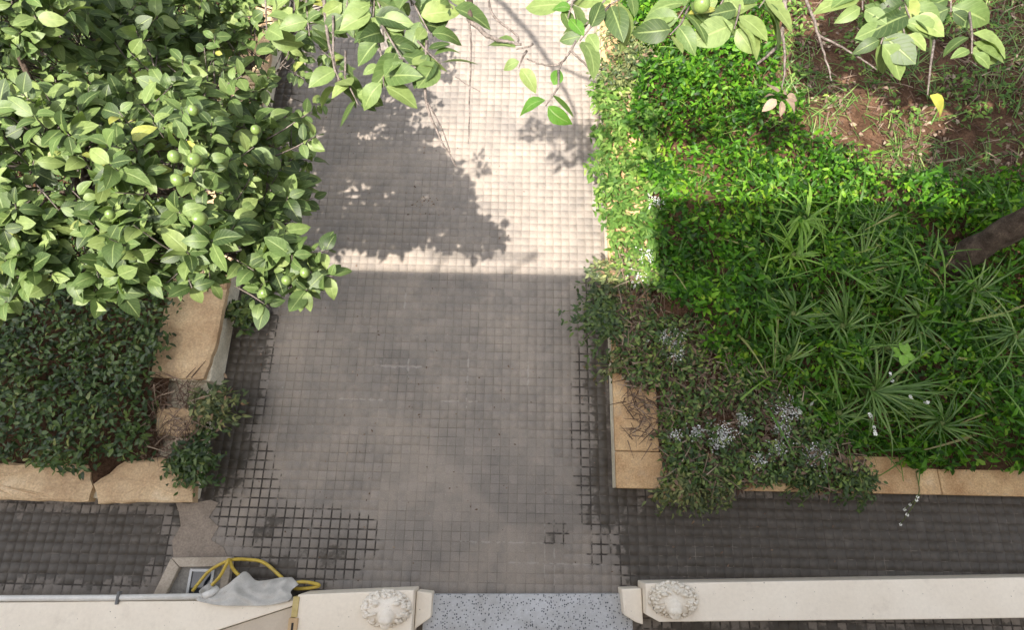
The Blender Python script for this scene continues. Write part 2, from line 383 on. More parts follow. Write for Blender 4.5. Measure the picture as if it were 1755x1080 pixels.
M['blade_lit_o'] = leaf_mat('sunlit_strap_leaf', [(0, (.11, .23, .02)), (1, (.19, .33, .04))], True, trans=.3, tcol=(.25, .5, .03), rg=.4)  # paler strap leaf copy: sunlight on these plants is put into the colour
M['grass'] = leaf_mat('grass_blade', [(0, (.05, .12, .02)), (.6, (.09, .19, .03)), (1, (.22, .25, .08))], trans=.25, veins=False)
M['flower'] = leaf_mat('white_petal', [(0, (.72, .72, .66)), (1, (.80, .80, .76))], trans=.2, tcol=(.8, .8, .7), veins=False)
M['seedling_o'] = leaf_mat('seedling_leaf', [(0, (.16, .34, .03)), (1, (.22, .42, .05))], True, trans=.3, tcol=(.35, .6, .04))
M['lime'] = rough('green_lime', (.095, .15, .036), (.14, .195, .055), None, 60, 300, .25, .35, .5, .08, .001)

# ------------------------------------------------------------------ leaf templates
def citrus_leaf(curl=.12, fold=.16, width=.54, n=6, tipp=1.0, wave=.0):
    V = []; UV = []
    for i in range(n + 1):
        t = i / n
        w = width * .5 * math.sin(math.pi * min(1, t ** .82 * .985 + .015)) ** .78
        if t > .8: w *= 1 - ((t - .8) / .2) ** 2 * .25 * tipp
        z = -curl * (t ** 2) + .25 * curl * math.sin(t * math.pi)
        zs = wave * math.sin(t * 9)
        V += [(-w, t, z + fold * w + zs), (0, t, z), (w, t, z + fold * w - zs)]
        UV += [(0, t), (.5, t), (1, t)]
    F = []
    for i in range(n):
        a = i * 3
        F += [(a, a + 1, a + 4, a + 3), (a + 1, a + 2, a + 5, a + 4)]
    return np.array(V), np.array(F), np.array(UV)
def ovate(width=.62, fold=.2, curl=.15):
    V = np.array([(0, 0, 0), (-.42 * width, .28, fold * .4 * width), (0, .3, 0), (.42 * width, .28, fold * .4 * width),
                  (-.33 * width, .66, fold * .4 * width - curl * .4), (0, .66, -curl * .35), (.33 * width, .66, fold * .4 * width - curl * .4), (0, 1, -curl)])
    F3 = np.array([(0, 2, 1), (0, 3, 2), (4, 5, 7), (5, 6, 7)]); F4 = np.array([(1, 2, 5, 4), (2, 3, 6, 5)])
    return V, [F3, F4]
def strip(width=.08, curl=.3, n=3):
    V = []
    for i in range(n + 1):
        t = i / n; w = width * .5 * (1 - .7 * t)
        V += [(-w, t, -curl * t * t), (w, t, -curl * t * t)]
    return np.array(V), [np.array([(2 * i, 2 * i + 1, 2 * i + 3, 2 * i + 2) for i in range(n)])]
def frames(axis, up):
    a = axis / np.linalg.norm(axis, axis=1, keepdims=True)
    x = np.cross(a, up); l = np.linalg.norm(x, axis=1, keepdims=True); x = x / np.maximum(l, 1e-6)
    n = np.cross(x, a)
    return np.stack([x, a, n], axis=2)       # columns: width, length, normal
def cloud(name, tv, tf, P, A, U, S, mat, parent=None, uv=None, widths=None):
    """one mesh of many copies of a template leaf"""
    P = np.asarray(P, float); N = len(P); Fm = frames(np.asarray(A, float), np.asarray(U, float))
    T = np.repeat(tv[None], N, axis=0)
    if widths is not None: T = T * np.stack([widths, np.ones(N), np.ones(N)], 1)[:, None, :]
    V = np.einsum('nij,nkj->nki', Fm, T) * np.asarray(S)[:, None, None] + P[:, None, :]
    if parent is not None:
        V -= np.array(ORIGIN.get(parent.name, Vector((0, 0, 0))))
    k = len(tv); off = (np.arange(N) * k)
    tf = tf if isinstance(tf, list) else [tf]
    F = [(f[None] + off[:, None, None]).reshape(-1, f.shape[1]) for f in tf]
    me = np_mesh(name, V.reshape(-1, 3), F, smooth=True, uv=None if uv is None else np.tile(uv, (N, 1)))
    return link_mesh(name, me, mat, parent)
def rand_dir(n, tilt):
    """axis near horizontal with random azimuth, up vectors scattered round +z"""
    az = rng.random(n) * 2 * np.pi
    A = np.stack([np.cos(az), np.sin(az), rng.normal(0, tilt, n)], 1)
    U = np.stack([rng.normal(0, tilt, n), rng.normal(0, tilt, n), np.ones(n)], 1)
    return A, U
LEAF_T = [citrus_leaf(width=.6), citrus_leaf(.26, .26, .56), citrus_leaf(.05, .10, .66), citrus_leaf(.34, .12, .62, wave=.025), citrus_leaf(.14, .4, .58, wave=.02)]
LEAF_ME = []
LEAF_SETS = {}
def leaf_meshes(matname):
    if matname not in LEAF_SETS:
        out = []
        for v, f, uv in LEAF_T:
            me = np_mesh('leaf', v, [f], smooth=True, uv=uv); me.materials.append(M[matname]); out.append(me)
        LEAF_SETS[matname] = out
    return LEAF_SETS[matname]
def leaf_object(root, P, A, U, S, k, matname, name='leaf'):
    Fm = frames(np.array([A]), np.array([U]))[0]
    o = bpy.data.objects.new(name, leaf_meshes(matname)[k]); COL.objects.link(o); o.parent = root
    o.location = Vector(P) - ORIGIN[root.name]
    o.rotation_mode = 'QUATERNION'; o.rotation_quaternion = Matrix(Fm.tolist()).to_quaternion()
    o.scale = (S, S, S)
    return o

# ================================================================== SETTING
g = MB().add([(-60, -60, -.09), (60, -60, -.09), (60, 60, -.09), (-60, 60, -.09)], [(0, 1, 2, 3)]).build('ground', M['yard'])
tag(g, kind='structure')
# paving: joint bed + raised squares
path = MB().box(-4.9, 5.2, -1.38, .6, -.085, -.0009).box(-2.42, 1.0, .6, 8.0, -.085, -.0009).build('path', M['grout'])
tag(path, kind='structure')
def tile_ok(x, y):
    if y < -.47 and not (x < -2.5 or x > .9): return False
    if x < -2.2: return y < .10 and y > -.56
    if x > .75: return y < .26 and y > -1.35
    return y < 8 and y > -.47
cells = []
for i in range(-40, 112):
    for j in range(-14, 127):
        x = OX + i * PITCH_T; y = OY + j * PITCH_T
        if tile_ok(x + PITCH_T / 2, y + PITCH_T / 2): cells.append((x, y))
ins0, ins1 = .0020, .0030
def tile_verts(x, y, dz, j):
    s_ = PITCH_T; o = []
    for ins, z in ((ins0, -.0014), (ins1, 0)):
        for k, (cx, cy) in enumerate(((ins, ins), (s_ - ins, ins), (s_ - ins, s_ - ins), (ins, s_ - ins))):
            o.append((x + cx, y + cy, z + (dz + j[k] if z == 0 else 0)))
    return o
TF = [(4, 5, 6, 7), (0, 1, 5, 4), (1, 2, 6, 5), (2, 3, 7, 6), (3, 0, 4, 7)]
vis = [c for c in cells if -2.1 < c[0] < .7 and c[1] > -.45]
near = set(sorted(vis, key=lambda c: (c[0] + .25) ** 2 * .6 + (c[1] - .1) ** 2)[:300])
tmesh = []
for k in range(6):
    me = bpy.data.meshes.new('tile'); j = [random.uniform(-.0003, .0003) for _ in range(4)]
    me.from_pydata(tile_verts(0, 0, random.uniform(-.0006, .0006), j), [], TF); me.materials.append(M['tile']); tmesh.append(me)
V = []; Fq = []
for (x, y) in cells:
    if (x, y) in near:
        o = bpy.data.objects.new('tile', random.choice(tmesh)); COL.objects.link(o); o.location = (x, y, 0); o.parent = path
    else:
        n = len(V); V += tile_verts(x, y, random.uniform(-.0006, .0006), [random.uniform(-.0003, .0003) for _ in range(4)])
        Fq += [tuple(n + q for q in f) for f in TF]
tf_ = link_mesh('tile_field', np_mesh('tile_field', V, [np.array(Fq)]), M['tile'], path); tag(tf_, kind='stuff')
# rough cement patch where the squares are smeared over
poly = [(-2.40, .10), (-2.30, .09), (-2.15, .12), (-2.09, .10), (-2.14, .0), (-2.06, -.06), (-2.10, -.15), (-2.0, -.20), (-1.96, -.262), (-2.34, -.27), (-2.37, -.16), (-2.33, -.06), (-2.36, .03)]
cp = MB().prism(spline_poly if False else poly, -.004, .0045).build('cement_patch', M['cement'], path)

# bed soil sheets
def soil(name, x0, x1, y0, y1, zf, step=.07):
    nx = int((x1 - x0) / step) + 1; ny = int((y1 - y0) / step) + 1
    X, Y = np.meshgrid(np.linspace(x0, x1, nx), np.linspace(y0, y1, ny))
    Z = zf(X, Y); V = np.stack([X, Y, Z], 2).reshape(-1, 3)
    i = np.arange(nx - 1)[None] + nx * np.arange(ny - 1)[:, None]; i = i.ravel()
    o = link_mesh(name, np_mesh(name, V, [np.stack([i, i + 1, i + nx + 1, i + nx], 1)], smooth=True), M['soil'])
    return tag(o, kind='structure')
def z_right(X, Y): return .17 + .07 * vnoise(X, Y, .35) + .03 * vnoise(X, Y, .1, 1) + .03 * np.clip(X - 1.1, 0, 1)
def z_left(X, Y): return .15 + .07 * vnoise(X, Y, .3, 2) + .03 * vnoise(X, Y, .1, 3)
soil('bed_soil', 1.0, 7.5, .42, 8.5, z_right)
soil('bed_soil', -7.5, -2.5, .2, 8.5, z_left)

# ------------------------------------------------------------------ planter walls
rp = empty('planter_wall', (.75, .25, 0))
tag(rp, 'low ochre-topped garden wall around the big green bed right of the path', 'garden wall')
MB().box(.762, 1.05, .262, 8.2, -.08, .207).build('wall', M['wallface'], rp)
MB().box(1.05, 7.4, .262, .49, -.08, .207).build('wall', M['wallface'], rp)
y = .502
for L in (1.35, 1.6, 1.5, 1.7, 1.5):
    MB().box(.748, 1.062, y, y + L - .004, .207, .25).build('coping', M['coping'], rp, bevel=.008); y += L
MB().box(.748, 1.5, .248, .498, .207, .25).build('coping', M['coping'], rp, bevel=.008)
x = 1.504
for L in (1.5, 1.6, 1.7):
    MB().box(x, x + L - .004, .248, .5, .207, .25).build('coping', M['coping'], rp, bevel=.008); x += L
def rough_slab(mb, poly, z0, z1, seed, amp=.012):
    """irregular stone slab: outline subdivided and jittered, top crowned"""
    rd = random.Random(seed); pts = []
    for i in range(len(poly)):
        a = Vector(poly[i]); c = Vector(poly[(i + 1) % len(poly)]); n = max(1, int((c - a).length / .05))
        for k in range(n):
            q = a.lerp(c, k / n); pts.append((q.x + rd.uniform(-amp, amp), q.y + rd.uniform(-amp, amp)))
    cx = sum(p[0] for p in pts) / len(pts); cy = sum(p[1] for p in pts) / len(pts); n = len(pts)
    vs = [(x, y, z0) for x, y in pts] + [(x, y, z1 - .012 - rd.uniform(0, .006)) for x, y in pts]
    vs += [(x + (cx - x) * .12, y + (cy - y) * .12, z1 + rd.uniform(-.005, .004)) for x, y in pts]
    vs += [(x + (cx - x) * .55, y + (cy - y) * .55, z1 + rd.uniform(-.006, .006)) for x, y in pts] + [(cx, cy, z1)]
    fs = []
    for L in range(3):
        for k in range(n): fs.append((L * n + k, L * n + (k + 1) % n, (L + 1) * n + (k + 1) % n, (L + 1) * n + k))
    for k in range(n): fs.append((3 * n + k, 3 * n + (k + 1) % n, 4 * n))
    return mb.add(vs, fs)
lp = empty('planter_wall', (-2.2, .1, 0))
tag(lp, 'broken tan stone garden wall around the shaded bed left of the path', 'garden wall')
MB().box(-2.6, -2.212, .95, 8.2, -.08, .205).build('wall', M['wallface'], lp, bevel=.01)
MB().box(-2.58, -2.23, .12, .95, -.08, .15).build('wall', M['wallface'], lp, bevel=.015)
MB().box(-7.4, -2.58, .11, .33, -.08, .19).build('wall', M['wallface'], lp, bevel=.01)
rough_slab(MB(), [(-2.63, .96), (-2.24, .955), (-2.195, 1.25), (-2.195, 1.66), (-2.64, 1.66)], .2, .262, 1, .004).build('coping', M['stone'], lp)
for k, yy in enumerate((1.67, 2.62, 3.57, 4.52, 5.47)):
    rough_slab(MB(), [(-2.63, yy), (-2.195, yy), (-2.195, yy + .94), (-2.63, yy + .94)], .2, .262, 20 + k, .005).build('coping', M['stone'], lp)
rough_slab(MB(), [(-2.55, .74), (-2.27, .745), (-2.24, .56), (-2.49, .54)], .1, .25, 2, .015).build('coping', M['stone'], lp)
rough_slab(MB(), [(-2.86, .20), (-2.68, .36), (-2.33, .40), (-2.19, .33), (-2.165, .10), (-2.80, .075)], .16, .255, 3, .006).build('coping', M['stone'], lp)
rough_slab(MB(), [(-4.4, .09), (-2.875, .085), (-2.87, .19), (-2.93, .33), (-4.4, .34)], .16, .25, 4, .006).build('coping', M['stone'], lp)

# ------------------------------------------------------------------ house (behind and above the camera; it throws the straight-edged shade)
hs = empty('house', (0, -1.4, 0))
tag(hs, 'cream rendered house with balcony whose shade falls across the garden path', 'house')
MB().box(-7, 7, -8, -1.4, -.08, 5.88).build('wall', M['cream'], hs)
MB().box(-.69, 2.1, -1.4, -.68, 5.76, 5.878).build('balcony_roof', M['cream'], hs)
MB().box(-.69, .9, -1.4, -.46, 3.04, 3.16).build('balcony_floor', M['cream'], hs)
MB().box(-.69, .9, -.54, -.47, 3.16, 4.0).build('balcony_parapet', M['cream'], hs)
rl = MB().tube([(-2.75, -1.43, 6.2), (-1.92, -1.43, 6.2)], .012).tube([(-2.6, -1.43, 5.87), (-2.6, -1.43, 6.2)], .011).tube([(-2.05, -1.43, 5.87), (-1.88, -1.43, 6.19)], .011)
rail = rl.build('roof_rail', M['clamp'], hs, smooth=True)
bm = bmesh.new(); bmesh.ops.create_icosphere(bm, subdivisions=2, radius=.035)
for v in bm.verts: v.co += Vector((-1.88, -1.43, 6.2)) - ORIGIN[hs.name]
me = bpy.data.meshes.new('rail_knob'); bm.to_mesh(me); bm.free(); link_mesh('rail_knob', me, M['clamp'], rail)
for (x0, x1, z0, z1) in ((-4.6, -3.4, 1.0, 2.3), (2.0, 3.2, 1.0, 2.3), (-4.6, -3.4, 4.0, 5.2)):
    w = MB().box(x0, x1, -1.41, -1.36, z0, z1).build('window_frame', M['frame'], hs)
    MB().box(x0 + .07, x1 - .07, -1.36, -1.352, z0 + .07, z1 - .07).build('pane', M['glass'], w)
dr = MB().box(-.25, .75, -1.41, -1.36, .06, 2.2).build('door', M['tan_plastic'], hs)
MB().tube([(.62, -1.36, 1.1), (.62, -1.30, 1.1), (.5, -1.30, 1.1)], .012).build('handle', M['brass'], dr, smooth=True)

# porch floor in speckled terrazzo
pf = MB().prism([(-.56, -.468), (.86, -.438), (.86, -1.39), (-.56, -1.39)], -.08, .05).build('porch_step', M['terrazzo'], None, bevel=.006)
tag(pf, 'speckled grey terrazzo porch step between the two cream stair walls', 'step')

# stair walls
sw = empty('stair_wall', (.9, -.45, 0)); tag(sw, 'long cream stair wall beside the wet paving, right of the porch', 'stair wall')
MB().prism([(.915, -.355), (2.82, -.29), (4.9, -.22), (4.9, -.465), (2.77, -.534), (.995, -.583), (.915, -.545)], -.08, .25).build('wall_top', M['cream'], sw, bevel=.007)
MB().prism([(.775, -.400), (.91, -.393), (.91, -.615), (.86, -.60), (.787, -.56)], -.08, .15).build('end_step', M['cream'], sw, bevel=.008)
sl = empty('stair_wall', (-.98, -.6, 0)); tag(sl, 'short cream stair wall beside the yellow hose, left of the porch', 'stair wall')
MB().prism([(-1.36, -.466), (-.604, -.423), (-.604, -.95), (-1.36, -.95)], -.08, .25).build('wall_top', M['cream'], sl, bevel=.007)
MB().prism([(-.60, -.440), (-.495, -.450), (-.496, -.60), (-.60, -.672)], -.08, .15).build('end_step', M['cream'], sl, bevel=.008)
lg = empty('ledge_wall', (-2.8, -.7, 0)); tag(lg, 'low cream ledge with slanting edge behind the white pipe', 'ledge')
MB().prism([(-4.9, -.60), (-2.7, -.535), (-1.368, -.505), (-1.368, -.53), (-1.95, -.72), (-2.6, -.93), (-4.9, -.95)], -.08, .22).build('wall_top', M['cream'], lg, bevel=.008)
MB().prism([(-1.368, -.535), (-1.368, -.98), (-2.62, -.98), (-2.6, -.935), (-1.95, -.725)], -.08, .20).build('beige_base', M['beige'], lg)  # flat beige triangle set slightly lower than the cream top
bs = empty('strap_bracket', (-1.36, -.55, .25)); tag(bs, 'small brass and tan strap bracket on the stair wall edge', 'bracket')
MB().box(-1.385, -1.345, -.60, -.478, .20, .258).build('strap', M['brass'], bs, bevel=.003)
tp = MB().box(-1.395, -1.335, -.70, -.603, .20, .266).build('block', M['tan_plastic'], bs, bevel=.004)
MB().box(-1.372, -1.358, -.675, -.63, .262, .2675).build('slot', M['dark'], tp)

# carved lions' heads on the stair walls
def lion(name, label, loc, mat, face, seed):
    root = empty(name, loc); tag(root, label, 'sculpture', 'carved heads on the stair walls')
    rd = random.Random(seed)
    def sculpt(pname, rad, off, bumps, sub=5, flat=1.0):
        bm = bmesh.new(); bmesh.ops.create_icosphere(bm, subdivisions=sub, radius=1)
        for v in bm.verts:
            n = v.co.normalized(); d = 1.0
            for (bn, w, h) in bumps:
                q = n.angle(bn)
                if q < w * 1.6: d += h * (1 - (q / (w * 1.6)) ** 2) ** .8 if h > 0 else h * math.exp(-(q / w) ** 2)
            v.co = Vector((n.x * rad[0], n.y * rad[1], n.z * rad[2])) * d + Vector(off)
            v.co.z = max(v.co.z, 0.0)
        me = bpy.data.meshes.new(pname); bm.to_mesh(me); bm.free()
        for p in me.polygons: p.use_smooth = True
        return link_mesh(pname, me, mat, root)
    mb = MB(); EX, EY, EZ = .150, .100, .088
    for k in range(150):
        th = rd.uniform(0, 6.283); ph = math.acos(rd.uniform(.02, .97))
        if math.hypot(math.sin(ph) * math.cos(th) * EX - face * .012, math.sin(ph) * math.sin(th) * EY + .03) < .055: continue
        an = th; p_ = ph; turn = rd.choice((-1, 1)) * rd.uniform(.05, .14); pts = []
        for q in range(5):
            f_ = q / 4; a_ = an + turn * math.sin(f_ * 4.2); e_ = min(1.5, p_ + .26 * f_); lift = 1.0 + .07 * math.sin(f_ * math.pi)
            pts.append((loc[0] + EX * lift * math.sin(e_) * math.cos(a_), loc[1] + EY * lift * math.sin(e_) * math.sin(a_), loc[2] + EZ * lift * math.cos(e_)))
        w_ = rd.uniform(.006, .012); mb.tube(pts, [w_ * .7, w_, w_, w_ * .8, w_ * .3], 6)
    mb.build('mane', mat, root, smooth=True)
    sculpt('skull', (.148, .098, .086), (0, 0, 0), [], 4)
    fx = face
    # face: brow, muzzle, nose, eye hollows, mouth
    fb = [(Vector((0, -.75, .65)), .45, .32), (Vector((0, -.92, .40)), .18, .18), (Vector((.42, -.45, .8)), .2, .16), (Vector((-.42, -.45, .8)), .2, .16),
          (Vector((.36, -.65, .62)), .13, -.22), (Vector((-.36, -.65, .62)), .13, -.22), (Vector((0, -.98, .12)), .12, -.25), (Vector((.25, -.9, .3)), .17, .12), (Vector((-.25, -.9, .3)), .17, .12)]
    fb = [(v.normalized(), w, h) for v, w, h in fb]
    f = sculpt('face', (.060, .056, .054), (fx * .012, -.034, .052), fb)
    for s_ in (-1, 1):
        sculpt('ear', (.022, .016, .026), (s_ * .066 + fx * .01, .036, .088), [(Vector((0, -1, .3)).normalized(), .5, -.35)], 3)
    return root
lion('lion_head', 'white carved head sculpture on the stair wall left of the porch', (-.775, -.535, .2505), M['white_plaster'], 1, 3)
lion('lion_head', 'ivory carved head sculpture on the stair wall right of the porch', (1.09, -.447, .2505), M['ivory'], -1, 8)

# ------------------------------------------------------------------ drain, pipe, hose, rag
dn = empty('drain_box', (-2.15, -.4, 0)); tag(dn, 'concrete drain surround with small dark framed hatch, by the yellow hose', 'drain')
MB().prism([(-2.335, -.27), (-1.915, -.258), (-1.915, -.318), (-2.265, -.33)], -.05, .045).build('rim', M['concrete'], dn, bevel=.006)
MB().prism([(-2.337, -.272), (-2.268, -.331), (-2.335, -.53), (-2.42, -.53)], -.05, .044).build('rim', M['concrete'], dn, bevel=.006)
MB().prism([(-1.912, -.260), (-1.912, -.53), (-1.965, -.53), (-1.97, -.319)], -.05, .043).build('rim', M['concrete'], dn, bevel=.006)
MB().box(-2.36, -1.93, -.53, -.30, -.05, .006).build('base', M['greyconc'], dn)
fr = MB()
for (x0, x1, y0, y1) in ((-2.20, -2.03, -.358, -.340), (-2.20, -2.03, -.52, -.505), (-2.2, -2.183, -.505, -.358), (-2.047, -2.03, -.505, -.358)): fr.box(x0, x1, y0, y1, .0, .022)
fo = fr.build('hatch_frame', M['frame'], dn)
MB().box(-2.183, -2.047, -.505, -.358, .0065, .012).build('pane', M['glass'], fo)
pp = empty('water_pipe', (-2.6, -.5, .2)); tag(pp, 'white pipe running along the cream ledge towards the grey rag', 'pipe')
MB().tube([(-4.9, -.567, .215), (-2.6, -.512, .215), (-1.99, -.492, .21)], .019, 12).build('tube', M['pipe'], pp, smooth=True)
MB().tube([(-1.99, -.492, .21), (-1.95, -.475, .20), (-1.93, -.45, .16)], .024, 12).build('elbow', M['pipe'], pp, smooth=True)
MB().box(-2.545, -2.528, -.55, -.472, .205, .240).build('clamp', M['clamp'], pp, bevel=.003)
hp = spline([(-2.12, -.475, .10), (-2.10, -.425, .07), (-2.03, -.34, .075), (-1.905, -.277, .085), (-1.80, -.272, .05), (-1.69, -.292, .03), (-1.56, -.38, .03), (-1.47, -.445, .04), (-1.37, -.447, .05), (-1.29, -.432, .05),
             (-1.30, -.418, .06), (-1.40, -.405, .07), (-1.50, -.43, .07), (-1.62, -.425, .055), (-1.78, -.40, .06), (-1.87, -.34, .08), (-1.902, -.272, .11), (-1.91, -.30, .12), (-1.955, -.385, .10), (-2.02, -.455, .09)], 8)
h = MB().tube(hp, .0115, 8).build('garden_hose', M['hose'], None, smooth=True)
MB().tube([hp[-1], hp[-1] + (hp[-1] - hp[-2]).normalized() * .05], .016, 10).build('coupling', M['clamp'], None, smooth=True).parent = h
grime(M['hose'], .5); grime(M['stone'], .35); grime(M['rag'], .3)
tag(h, 'coiled yellow garden hose lying by the drain and grey rag', 'hose')
nx, ny = 90, 40; V = []; F = []
for j in range(ny):
    for i in range(nx):
        u = i / (nx - 1); w = j / (ny - 1)
        x = -2.02 + .60 * u + .015 * math.sin(w * 7); y = -.545 + .19 * w
        top = -.405 + .06 * math.exp(-((u - .37) / .08) ** 2) + .02 * math.exp(-((u - .8) / .18) ** 2) - .07 * math.exp(-((u - .08) / .12) ** 2) - .05 * max(0, u - .9) * 10
        y = -.54 + (.03 * abs(2 * u - 1) ** 3) + (top + .54) * w
        z = .245 - .16 * w ** 1.6 + .03 * math.exp(-((u - .37) / .1) ** 2) * (1 - abs(w - .5))
        q = float(vnoise(x, y, .09, 4)); z += .012 * (q - .5) + .013 * math.sin(u * 30 + 2.2 * math.sin(w * 2.6 + u * 5)) * (.25 + .75 * w) + .008 * math.sin(w * 15 + u * 8 + 2 * math.sin(u * 11))
        V.append((x, y, max(z, .075))); 
for j in range(ny - 1):
    for i in range(nx - 1): F.append((j * nx + i, j * nx + i + 1, (j + 1) * nx + i + 1, (j + 1) * nx + i))
rg_ = MB().add(V, F).build('rag', M['rag'], None, smooth=True)
so = rg_.modifiers.new('thickness', 'SOLIDIFY'); so.thickness = .003
tag(rg_, 'crumpled grey rag draped over the pipe end and yellow hose', 'rag')

# ================================================================== VEGETATION
OV, OF = ovate(.54, .28, .25)
OV2, OF2 = ovate(.5, .25, .25)
SV, SF = strip()
def scatter_cover(name, n, box, keep, zf, size, mat, label, cat, tilt=.5, tv=OV, tf=OF):
    x = rng.uniform(box[0], box[1], n); y = rng.uniform(box[2], box[3], n)
    k = keep(x, y) > rng.random(n); x = x[k]; y = y[k]; n = len(x)
    z = zf(x, y); A, U = rand_dir(n, tilt); S = rng.uniform(size[0], size[1], n)
    o = cloud(name, tv, tf, np.stack([x, y, z], 1), A, U, S, mat)
    return tag(o, label, cat, kind='stuff')
LUSH = [(1.10, 2.52), (3.4, 2.72), (4.8, 2.75), (4.8, 1.9), (4.8, .38), (2.9, .38), (2.32, .58), (1.95, .92), (1.5, 1.12), (1.25, 1.35), (1.08, 1.75)]
TOPL = [(.95, 2.5), (1.1, 2.5), (3.1, 2.55), (2.8, 2.95), (2.4, 3.1), (2.25, 3.5), (2.25, 4.3), (2.5, 5.4), (.95, 5.4)]
BARE = [(2.25, 3.05), (3.0, 2.7), (3.7, 2.75), (5.5, 2.75), (5.5, 5.2), (2.3, 5.2), (2.2, 3.5)]
DRY = [(.80, 1.95), (1.16, 1.95), (1.25, 1.48), (1.62, 1.22), (2.05, 1.0), (2.4, .74), (2.5, .35), (2.3, .26), (1.05, .26), (1.0, .8), (.80, 1.0)]
def edge_soft(poly, j=.10):
    def f(x, y):
        jx = x + (vnoise(x, y, .15, 5) - .5) * 2 * j; jy = y + (vnoise(x, y, .15, 6) - .5) * 2 * j
        return inside(poly, jx, jy).astype(float)
    return f
def keep_lush(x, y):
    d = .5 + .5 * vnoise(x, y, .28, 7)
    return np.maximum(edge_soft(LUSH)(x, y), edge_soft(TOPL)(x, y)) * d * np.where((x > 3.1) & (x < 3.5) & (y > 1.75) & (y < 2.3), .2, 1)
STRAPS = [(2.24, 2.28, .25), (2.13, 1.98, .22), (2.62, 1.92, .3), (2.06, 1.5, .22), (2.42, 1.42, .3), (2.55, .95, .38), (3.0, 1.5, .3), (2.0, 1.18, .2), (3.0, .72, .3), (2.75, 2.25, .22), (3.65, 1.35, .3)]
def z_lush(x, y):
    top = z_right(x, y) + .02 + .34 * vnoise(x, y, .34, 8) ** 1.6 + .16 * vnoise(x, y, .12, 9) ** 1.3
    strap = np.zeros(len(x))
    for cx, cy, r_ in STRAPS: strap = np.maximum(strap, np.exp(-(((x - cx) ** 2 + (y - cy) ** 2) / (r_ * r_))))
    top = top - strap * .13
    return np.maximum(top - rng.random(len(x)) ** 1.6 * .17, z_right(x, y) + .005)
scatter_cover('ground_cover', 100000, (.9, 4.8, .4, 5.4), keep_lush, z_lush, (.022, .072), M['cover'],
              'dense bright green ground cover filling the right bed', 'ground cover', .8)
scatter_cover('mixed_cover', 9000, (.95, 4.8, .4, 4.6), lambda x, y: keep_lush(x, y) * np.clip(vnoise(x, y, .3, 41) * 2.4 - 1.0, 0, 1), lambda x, y: z_lush(x, y) + .05, (.06, .11), M['cover'],
              'longer-leaved green plants growing through the ground cover of the right bed', 'ground cover', .6, *ovate(.34, .3, .3))
def blades(name, n, box, keep, length, lift, mat, label, cat, w=1.0):
    x = rng.uniform(box[0], box[1], n); y = rng.uniform(box[2], box[3], n); k = keep(x, y) > rng.random(n); x = x[k]; y = y[k]; n = len(x)
    az = rng.random(n) * 6.28; A = np.stack([np.cos(az), np.sin(az), rng.uniform(lift[0], lift[1], n)], 1); U = np.stack([rng.normal(0, .3, n), rng.normal(0, .3, n), np.ones(n)], 1)
    z = z_lush(x, y) - .02
    tv, tf = strip(.06 * w, .55, 5)
    return tag(cloud(name, tv, tf, np.stack([x, y, z], 1), A, U, rng.uniform(length[0], length[1], n), mat), label, cat, kind='stuff')
M['blade'] = leaf_mat('mixed_blade', [(0, (.04, .10, .015)), (.6, (.085, .18, .025)), (.92, (.16, .26, .05)), (1, (.26, .22, .10))], trans=.25, tcol=(.2, .45, .03), veins=False, spec=.3)
def near_straps(x, y):
    f = np.zeros(len(x))
    for cx, cy, r_ in STRAPS: f = np.maximum(f, np.exp(-(((x - cx) ** 2 + (y - cy) ** 2) / (1.6 * r_) ** 2)))
    return f
blades('strap_undergrowth', 1500, (1.6, 4.6, .55, 2.6), lambda x, y: near_straps(x, y) * .9, (.16, .40), (.15, .9), M['blade'], 'long loose blades tangled between the strap-leaved plants', 'grass', 1.0)
blades('meadow_grass', 9000, (1.05, 4.6, .5, 4.6), lambda x, y: keep_lush(x, y) * np.clip(vnoise(x, y, .25, 51) * 2.2 - .8, 0, 1), (.06, .17), (.2, 1.0), M['blade'], 'fine grass growing up through the ground cover of the right bed', 'grass', 1.0)
# paler trailing leaves along the sunlit left rim of the right bed
RIM = [(.74, 1.75), (1.15, 1.75), (1.15, 3.3), (.95, 3.9), (.66, 3.6), (.62, 2.6)]
def keep_rim(x, y): return edge_soft(RIM, .08)(x, y) * (vnoise(x, y, .11, 10) > .2) * .95
scatter_cover('trailing_cover', 7500, (.5, 1.3, 1.6, 4.2), keep_rim, lambda x, y: .262 + rng.random(len(x)) * .11 + .05 * vnoise(x, y, .2, 3), (.035, .075), M['cover_pale'],
              'pale yellow-green trailing leaves over the sunlit rim of the right bed', 'ground cover', .38, OV2, OF2)
# thin grass over the bare soil, upper right
def keep_bare(x, y): return edge_soft(BARE, .2)(x, y) * np.clip(vnoise(x, y, .3, 11) * 1.7 - .3, .06, 1)
x = rng.uniform(2.0, 5.5, 10000); y = rng.uniform(2.5, 5.2, 10000); k = keep_bare(x, y) > rng.random(10000); x = x[k]; y = y[k]; n = len(x)
az = rng.random(n) * 6.28; A = np.stack([np.cos(az), np.sin(az), rng.uniform(.1, 1.1, n)], 1); U = np.stack([rng.normal(0, .3, n), rng.normal(0, .3, n), np.ones(n)], 1)
o = cloud('grass', SV, SF, np.stack([x, y, z_right(x, y) - .01], 1), A, U, rng.uniform(.08, .2, n), M['grass']); tag(o, 'thin green grass over bare reddish soil in the upper right bed', 'grass', kind='stuff')
scatter_cover('seedling_cover', 9000, (2.1, 5.5, 2.5, 5.2), lambda x, y: edge_soft(BARE, .2)(x, y) * np.clip(vnoise(x, y, .22, 12) * 2 - .7, 0, 1),
              lambda x, y: z_right(x, y) + .02 + rng.random(len(x)) * .1, (.03, .06), M['cover_pale'], 'scattered low weeds on the bare soil in the upper right', 'weeds', .45)
